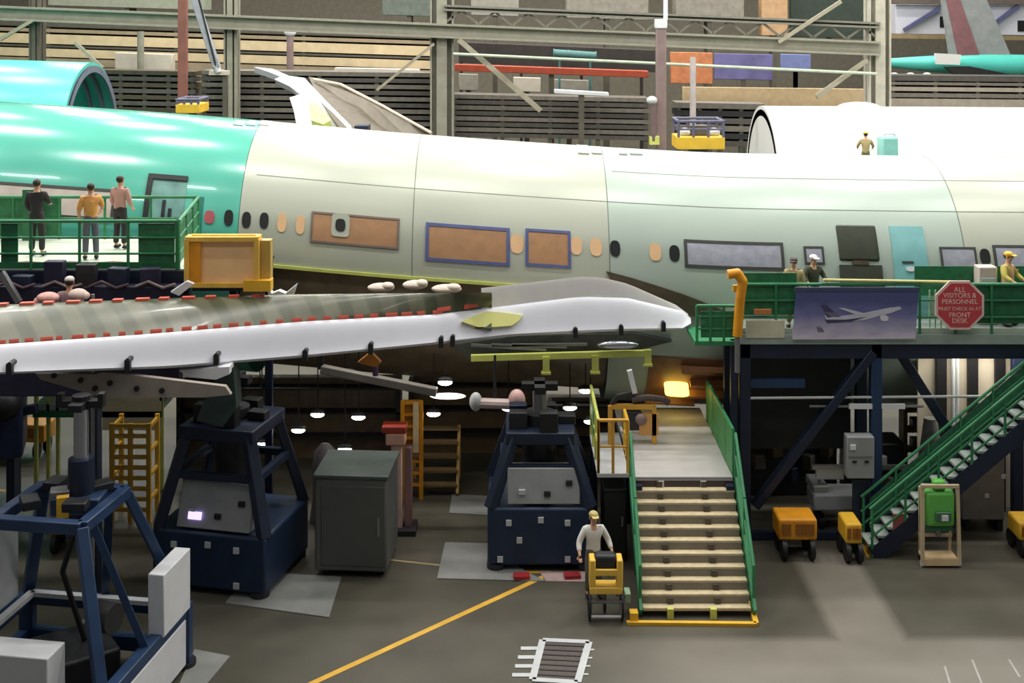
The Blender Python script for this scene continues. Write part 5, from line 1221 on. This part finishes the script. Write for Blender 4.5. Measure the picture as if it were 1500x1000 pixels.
MB().box((p.x-hx*.92,y0,.12),(p.x+hx*.92,y0+.42,.2)).build('base_tray', mat('cream_tray', srgb(226,196,150), .5), r, bevel=.02); MB().box((p.x-hx*.92,y0-.03,.05),(p.x+hx*.92,y0+.02,.2)).build('kick_plate', MATS['cream_tray'], r)
tk = MB().box((p.x-hx*.82,y0+.05,z(774)),(p.x+hx*.82,y0+.36,z(722))).build('tank', m_lime, r, bevel=.08)
MB().cbox((p.x,y0+.2,z(714)),(.28,.2,.22)).build('filler_cap', m_lime, r, bevel=.05)
MB().box((p.x-.12,y0-.02,z(764)),(p.x+.22,y0+.08,z(750))).build('basin', mat('dim_green', srgb(70,110,80), .5), tk, bevel=.02); MB().box((p.x+.0,y0-.04,z(762)),(p.x+.14,y0-.01,z(754))).build('white_label', m_white, tk)
MB().box((p.x-hx*.7,y0+.1,z(780)),(p.x+hx*.7,y0+.36,z(774))).build('tank_shelf', m_greend, r); MB().tube((p.x,y0+.2,z(790)),(p.x,y0+.2,z(776)),.06).build('drain', m_steel, r)
for sx in (-1,1): MB().tube((p.x+sx*hx-.03,y0+.05,.07),(p.x+sx*hx+.03,y0+.05,.07),.07,n=12).build('caster', m_lgrey, r); MB().tube((p.x+sx*hx*.8-.03,y0+.42,.07),(p.x+sx*hx*.8+.03,y0+.42,.07),.07,n=12).build('caster', m_black, r)

# ================================================================== front stairs to the grey deck
zd = 2.0; dF = PZ(1010,700,zd).y; s_ = dF/FPX
x0, x1 = (936-750)*s_-.13, (1083-750)*s_-.13
dB = 24.45
r = thing('wooden_stairs', 'wide wooden-tread stairs with green rails leading up to the grey deck', 'stairs', ((x0+x1)/2,dB,0))
NT = 10
for k in range(NT):
    yk = dB+(dF-dB)*k/NT; zk = zd*(k+1)/(NT+1)
    tr = MB().box((x0,yk,zk-.07),(x1,yk+.22,zk)).build('tread', m_wood, r, bevel=.015)
    MB().box((x0+.02,yk+.19,zk-.02),(x1-.02,yk+.215,zk+.14)).build('riser', mat('riser_grey', srgb(132,124,112), .6, var=.1), tr)
    for fx in (.28,.72): MB().box((x0+(x1-x0)*fx-.1,yk+.15,zk-.02),(x0+(x1-x0)*fx+.02,yk+.19,zk+.12)).build('riser_bracket', mat('dim_bracket', srgb(86,76,66), .6), tr)
for x in (x0-.05,x1+.05):
    MB().beam((x,dB-.05,.1),(x,dF,zd-.05),.06,.3).build('stringer', m_green, r)
    MB().path([V(x,dB+.05,.2),V(x,dB+.05,1.0),V(x,dF,zd+.95),V(x,dF,zd)],.035).build('handrail', m_green, r)
    MB().tube((x,dB+.05,.6),(x,dF,zd+.5),.025).build('mid_rail', m_green, r)
    MB().tube((x,(dB+dF)/2,1.0),(x,(dB+dF)/2,2.0),.03).build('rail_post', m_green, r)
MB().box((x0,dF-.02,zd-.32),(x1,dF+.05,zd-.05)).build('fascia', mat('dark_fascia', srgb(70,58,60), .6), r)
for fx in (.28,.7): MB().box((x0+(x1-x0)*fx-.06,dF-.05,zd-.32),(x0+(x1-x0)*fx+.06,dF,zd-.05)).build('fascia_bracket', m_lgrey, r)
for x in (x0+.1,x1-.1): MB().box((x-.08,dF-.2,0),(x+.08,dF,zd-.1)).build('support_leg', m_navyd, r)
a,b_ = FL(918,914), FL(1108,916)
MB().beam((a.x,a.y,.03),(b_.x,b_.y,.03),.1,.06).build('yellow_toe_bar', m_yellow, r); q = FL(1098,884); MB().beam((b_.x,b_.y,.03),(q.x,q.y,.03),.1,.06).build('yellow_toe_bar', m_yellow, r); q = FL(916,896); MB().cbox((x0-.2,a.y+.12,.1),(.16,.2,.2)).build('yellow_foot', m_yellow, r)
for px in (982,1045): q = FL(px,905); MB().cbox((q.x,q.y,.1),(.12,.12,.2)).build('foot_block', m_ygreen, r)
r = thing('deck_platform', 'pale grey deck at the top of the wooden stairs', 'platform', ((x0+x1)/2,dF+2.4,0))
MB().box((x0,dF+.06,zd-.08),(x1,31.2,zd)).build('deck', mat('pale_deck', srgb(192,188,184), .55, var=.06, scale=1.2), r)
MB().box((x0,dF+.06,zd-.35),(x1,31.2,zd-.09)).build('deck_frame', m_navyd, r)
for x in (x0+.15,x1-.15):
    for y in (dF+.3,29.0,31.0): MB().box((x-.08,y-.08,0),(x+.08,y+.08,zd-.3)).build('leg', m_navyd, r)
rail_run(r, (x1+.02,dF+.1,zd),(x1+.02,30.1,zd),4,1.0,m_green,(.5,),mesh=(mat('bright_green_panel', srgb(64,142,76), .5, var=.1),.02,.95,.0,1.0))
rail_run(r, (x0-.02,dF+.9,zd),(x0-.02,28.2,zd),2,.9,m_yellow,(.5,))
MB().box((x0-.75,dF+.3,zd-.1),(x0-.05,29.4,zd-.02)).build('side_step', m_lgrey, r)
for x in (x0-.7,):
    for y in (dF+1.7,29.3): MB().box((x-.05,y-.05,0),(x+.05,y+.05,zd-.05)).build('leg', m_navyd, r)
rail_run(r, (x0-.72,dF+.35,zd-.02),(x0-.72,29.3,zd-.02),3,1.15,m_ygreen,(.5,),mesh=(m_green,.3,.8,.55,.95))
rail_run(r, (x0-.72,dF+.35,zd-.02),(x0-.08,dF+.35,zd-.02),2,1.15,mat('amber_rail', srgb(216,160,58), .5),(.5,))
# small lift with a yellow frame beside the deck
Yk = 28.6; a = P(896,640,Yk)
r = thing('small_lift', 'small yellow-framed lift with black controls beside the grey deck', 'lift', (P(925,640,Yk).x,Yk,zd))
xa,xb = P(894,640,Yk).x, P(958,640,Yk).x; zt = P(0,594,Yk).z
for x, zz in ((xa,zd-.015),(xb,zd+.004)):
    MB().box((x-.05,Yk-.05,zz),(x+.05,Yk+.05,zt)).build('frame_post', MATS['amber_rail'], r)
MB().box((xa,Yk-.06,zt-.08),(xb,Yk+.06,zt+.04)).build('top_bar', MATS['amber_rail'], r, bevel=.02); MB().box((xb-.35,Yk-.05,zd+.2),(xb+.1,Yk+.05,zd+.7)).build('peach_board', mat('amber_board', srgb(222,164,92), .6), r)
MB().cbox(((xa+xb)/2,Yk+.1,zt-.35),(.45,.3,.45)).build('control_box', m_dark, r, bevel=.04); MB().ball(((xa+xb)/2+.2,Yk-.05,zt-.3),(.14,.1,.14)).build('knob', m_mauve, r)
MB().beam(P(922,542,Yk), P(930,575,Yk), .12,.12).build('white_handle', m_white, r); MB().path([P(930,575,Yk),P(905,580,Yk),P(896,592,Yk)],.06).build('black_hose', m_black, r); MB().path([P(926,585,Yk),P(950,582,Yk),P(972,585,Yk),P(980,590,Yk)],.08).build('tool_roll', mat('brown_roll', srgb(72,58,54), .6), r)
# dark bin and boxes left of the stairs
q = FL(905,800)
r = thing('dark_locker', 'black locker standing left of the wooden stairs', 'locker', (P(905,740,27).x,27.2,0))
MB().box((P(884,740,27).x,26.9,.05),(P(918,740,27).x,27.9,1.6)).build('body', mat('black_locker', srgb(26,26,26), .5), r, bevel=.03); MB().box((P(886,740,26.9).x,26.88,.2),(P(916,740,26.9).x,26.92,1.5)).build('door', mat('black_door', srgb(32,33,34), .5), r); MB().box((P(912,740,26.8).x-.02,26.84,.8),(P(912,740,26.8).x+.02,26.88,1.0)).build('handle', m_steel, r)
# person at the yellow tricycle
pf = FL(868,896)
person('person in a white shirt and tan cap standing behind the yellow utility tricycle', (FL(872,894).x, FL(872,894).y+.6, 0), 12, mat('bright_white_shirt', srgb(232,228,220), .8, var=.03), mat('grey_green_trousers', srgb(104,102,84), .8), cap=mat('tan_cap', srgb(190,172,110), .7), h=1.72, arms=((.16,.2,-.42),(.16,.2,-.42)))
q = FL(888,912); y0 = q.y; s_ = y0/FPX; X = lambda px: (px-750)*s_; Z = lambda py: H-(py-HZ)*s_
r = thing('utility_tricycle', 'yellow utility tricycle with a high basket left of the wooden stairs', 'tricycle', (X(888),y0+.3,0))
m_ty = mat('tricycle_yellow', srgb(236,190,76), .4, var=.06)
mb = MB()
for (a,b_,c_,d_) in ((864,846,914,836),): pass
MB().box((X(864),y0+.05,Z(846)),(X(913),y0+.12,Z(836))).build('basket_front', m_ty, r, bevel=.02)
MB().box((X(864),y0+.03,Z(872)),(X(912),y0+.1,Z(862))).build('basket_lower', m_ty, r, bevel=.02)
for x in (864,904): MB().box((X(x),y0+.04,Z(868)),(X(x+9),y0+.4,Z(822))).build('basket_side', m_ty, r, bevel=.03)
MB().box((X(866),y0+.08,Z(870)),(X(912),y0+.5,Z(866))).build('basket_floor', m_ty, r)
MB().box((X(872),y0+.12,Z(846)),(X(904),y0+.4,Z(818))).build('black_bag', m_dark, r, bevel=.06)
MB().path([V(X(866),y0+.1,.12),V(X(866),y0+.1,Z(885)),V(X(910),y0+.1,Z(885)),V(X(910),y0+.1,.12)],.03).build('frame', m_steel, r)
MB().tube((X(866),y0+.05,Z(905)),(X(910),y0+.05,Z(905)),.03).build('axle', m_lgrey, r); MB().tube((X(888),y0+.1,Z(885)),(X(888),y0+.5,Z(870)),.03).build('stem', m_steel, r)
for px in (864,912):
    c = V(X(px),y0+.15,.26); mb = MB(); n = 20
    for k in range(n):
        a0, a1 = 2*PI*k/n, 2*PI*(k+1)/n; mb.tube(c+V(0,.25*math.cos(a0),.25*math.sin(a0)), c+V(0,.25*math.cos(a1),.25*math.sin(a1)), .025, n=6)
    w_ = mb.build('wheel', m_black, r); mb = MB()
    for k in range(6): a0 = PI*k/6; mb.tube(c+V(0,.24*math.cos(a0),.24*math.sin(a0)), c-V(0,.24*math.cos(a0),.24*math.sin(a0)), .008, n=5)
    mb.build('spokes', m_steel, w_)
c = V(X(888),y0+.5,.21); mb = MB()
for k in range(20):
    a0, a1 = 2*PI*k/20, 2*PI*(k+1)/20; mb.tube(c+V(0,.2*math.cos(a0),.2*math.sin(a0)), c+V(0,.2*math.cos(a1),.2*math.sin(a1)), .025, n=6)
mb.build('wheel', m_black, r); MB().tube(V(X(888),y0+.4,.5),c,.03).build('rear_fork', m_steel, r)
MB().box((X(918),y0+.3,.25),(X(926),y0+.6,.42)).build('green_bottle', mat('pale_green_plastic', srgb(150,180,150), .5), r); MB().tube((X(922),y0+.45,.3),(X(905),y0+.3,.4),.02).build('holder', m_steel, r)
# people and gear on top of the far white barrel line
r = person('person in khaki working on a stand between the white barrel and the nose', (P(1274,215,44).x,44.5,6.1), 170, m_khaki, m_olivec, cap=m_yellow, h=1.6)
r = thing('service_stand', 'low service stand between the white barrel and the nose, mostly hidden', 'stand', (P(1290,215,44).x,44.5,0))
MB().box((P(1262,215,44).x,44.0,5.95),(P(1330,215,44).x,45.2,6.1)).build('deck', m_slat, r); MB().box((P(1280,215,44).x,44.4,0),(P(1300,215,44).x,44.9,5.95)).build('leg', m_navyd, r)
r = thing('teal_equipment', 'light teal equipment case beside the person on the far service stand', 'case', (P(1302,215,44).x,44.4,6.1))
MB().box((P(1293,215,44).x,44.1,6.1),(P(1318,215,44).x,44.8,P(0,201,44).z)).build('case', mat('light_teal_case', srgb(140,206,196), .5, var=.1), r, bevel=.08); MB().path([P(1294,202,44.3),P(1296,196,44.3),P(1310,196,44.3),P(1312,202,44.3)],.03).build('handle', m_lgrey, r)
bpy.context.view_layer.update()
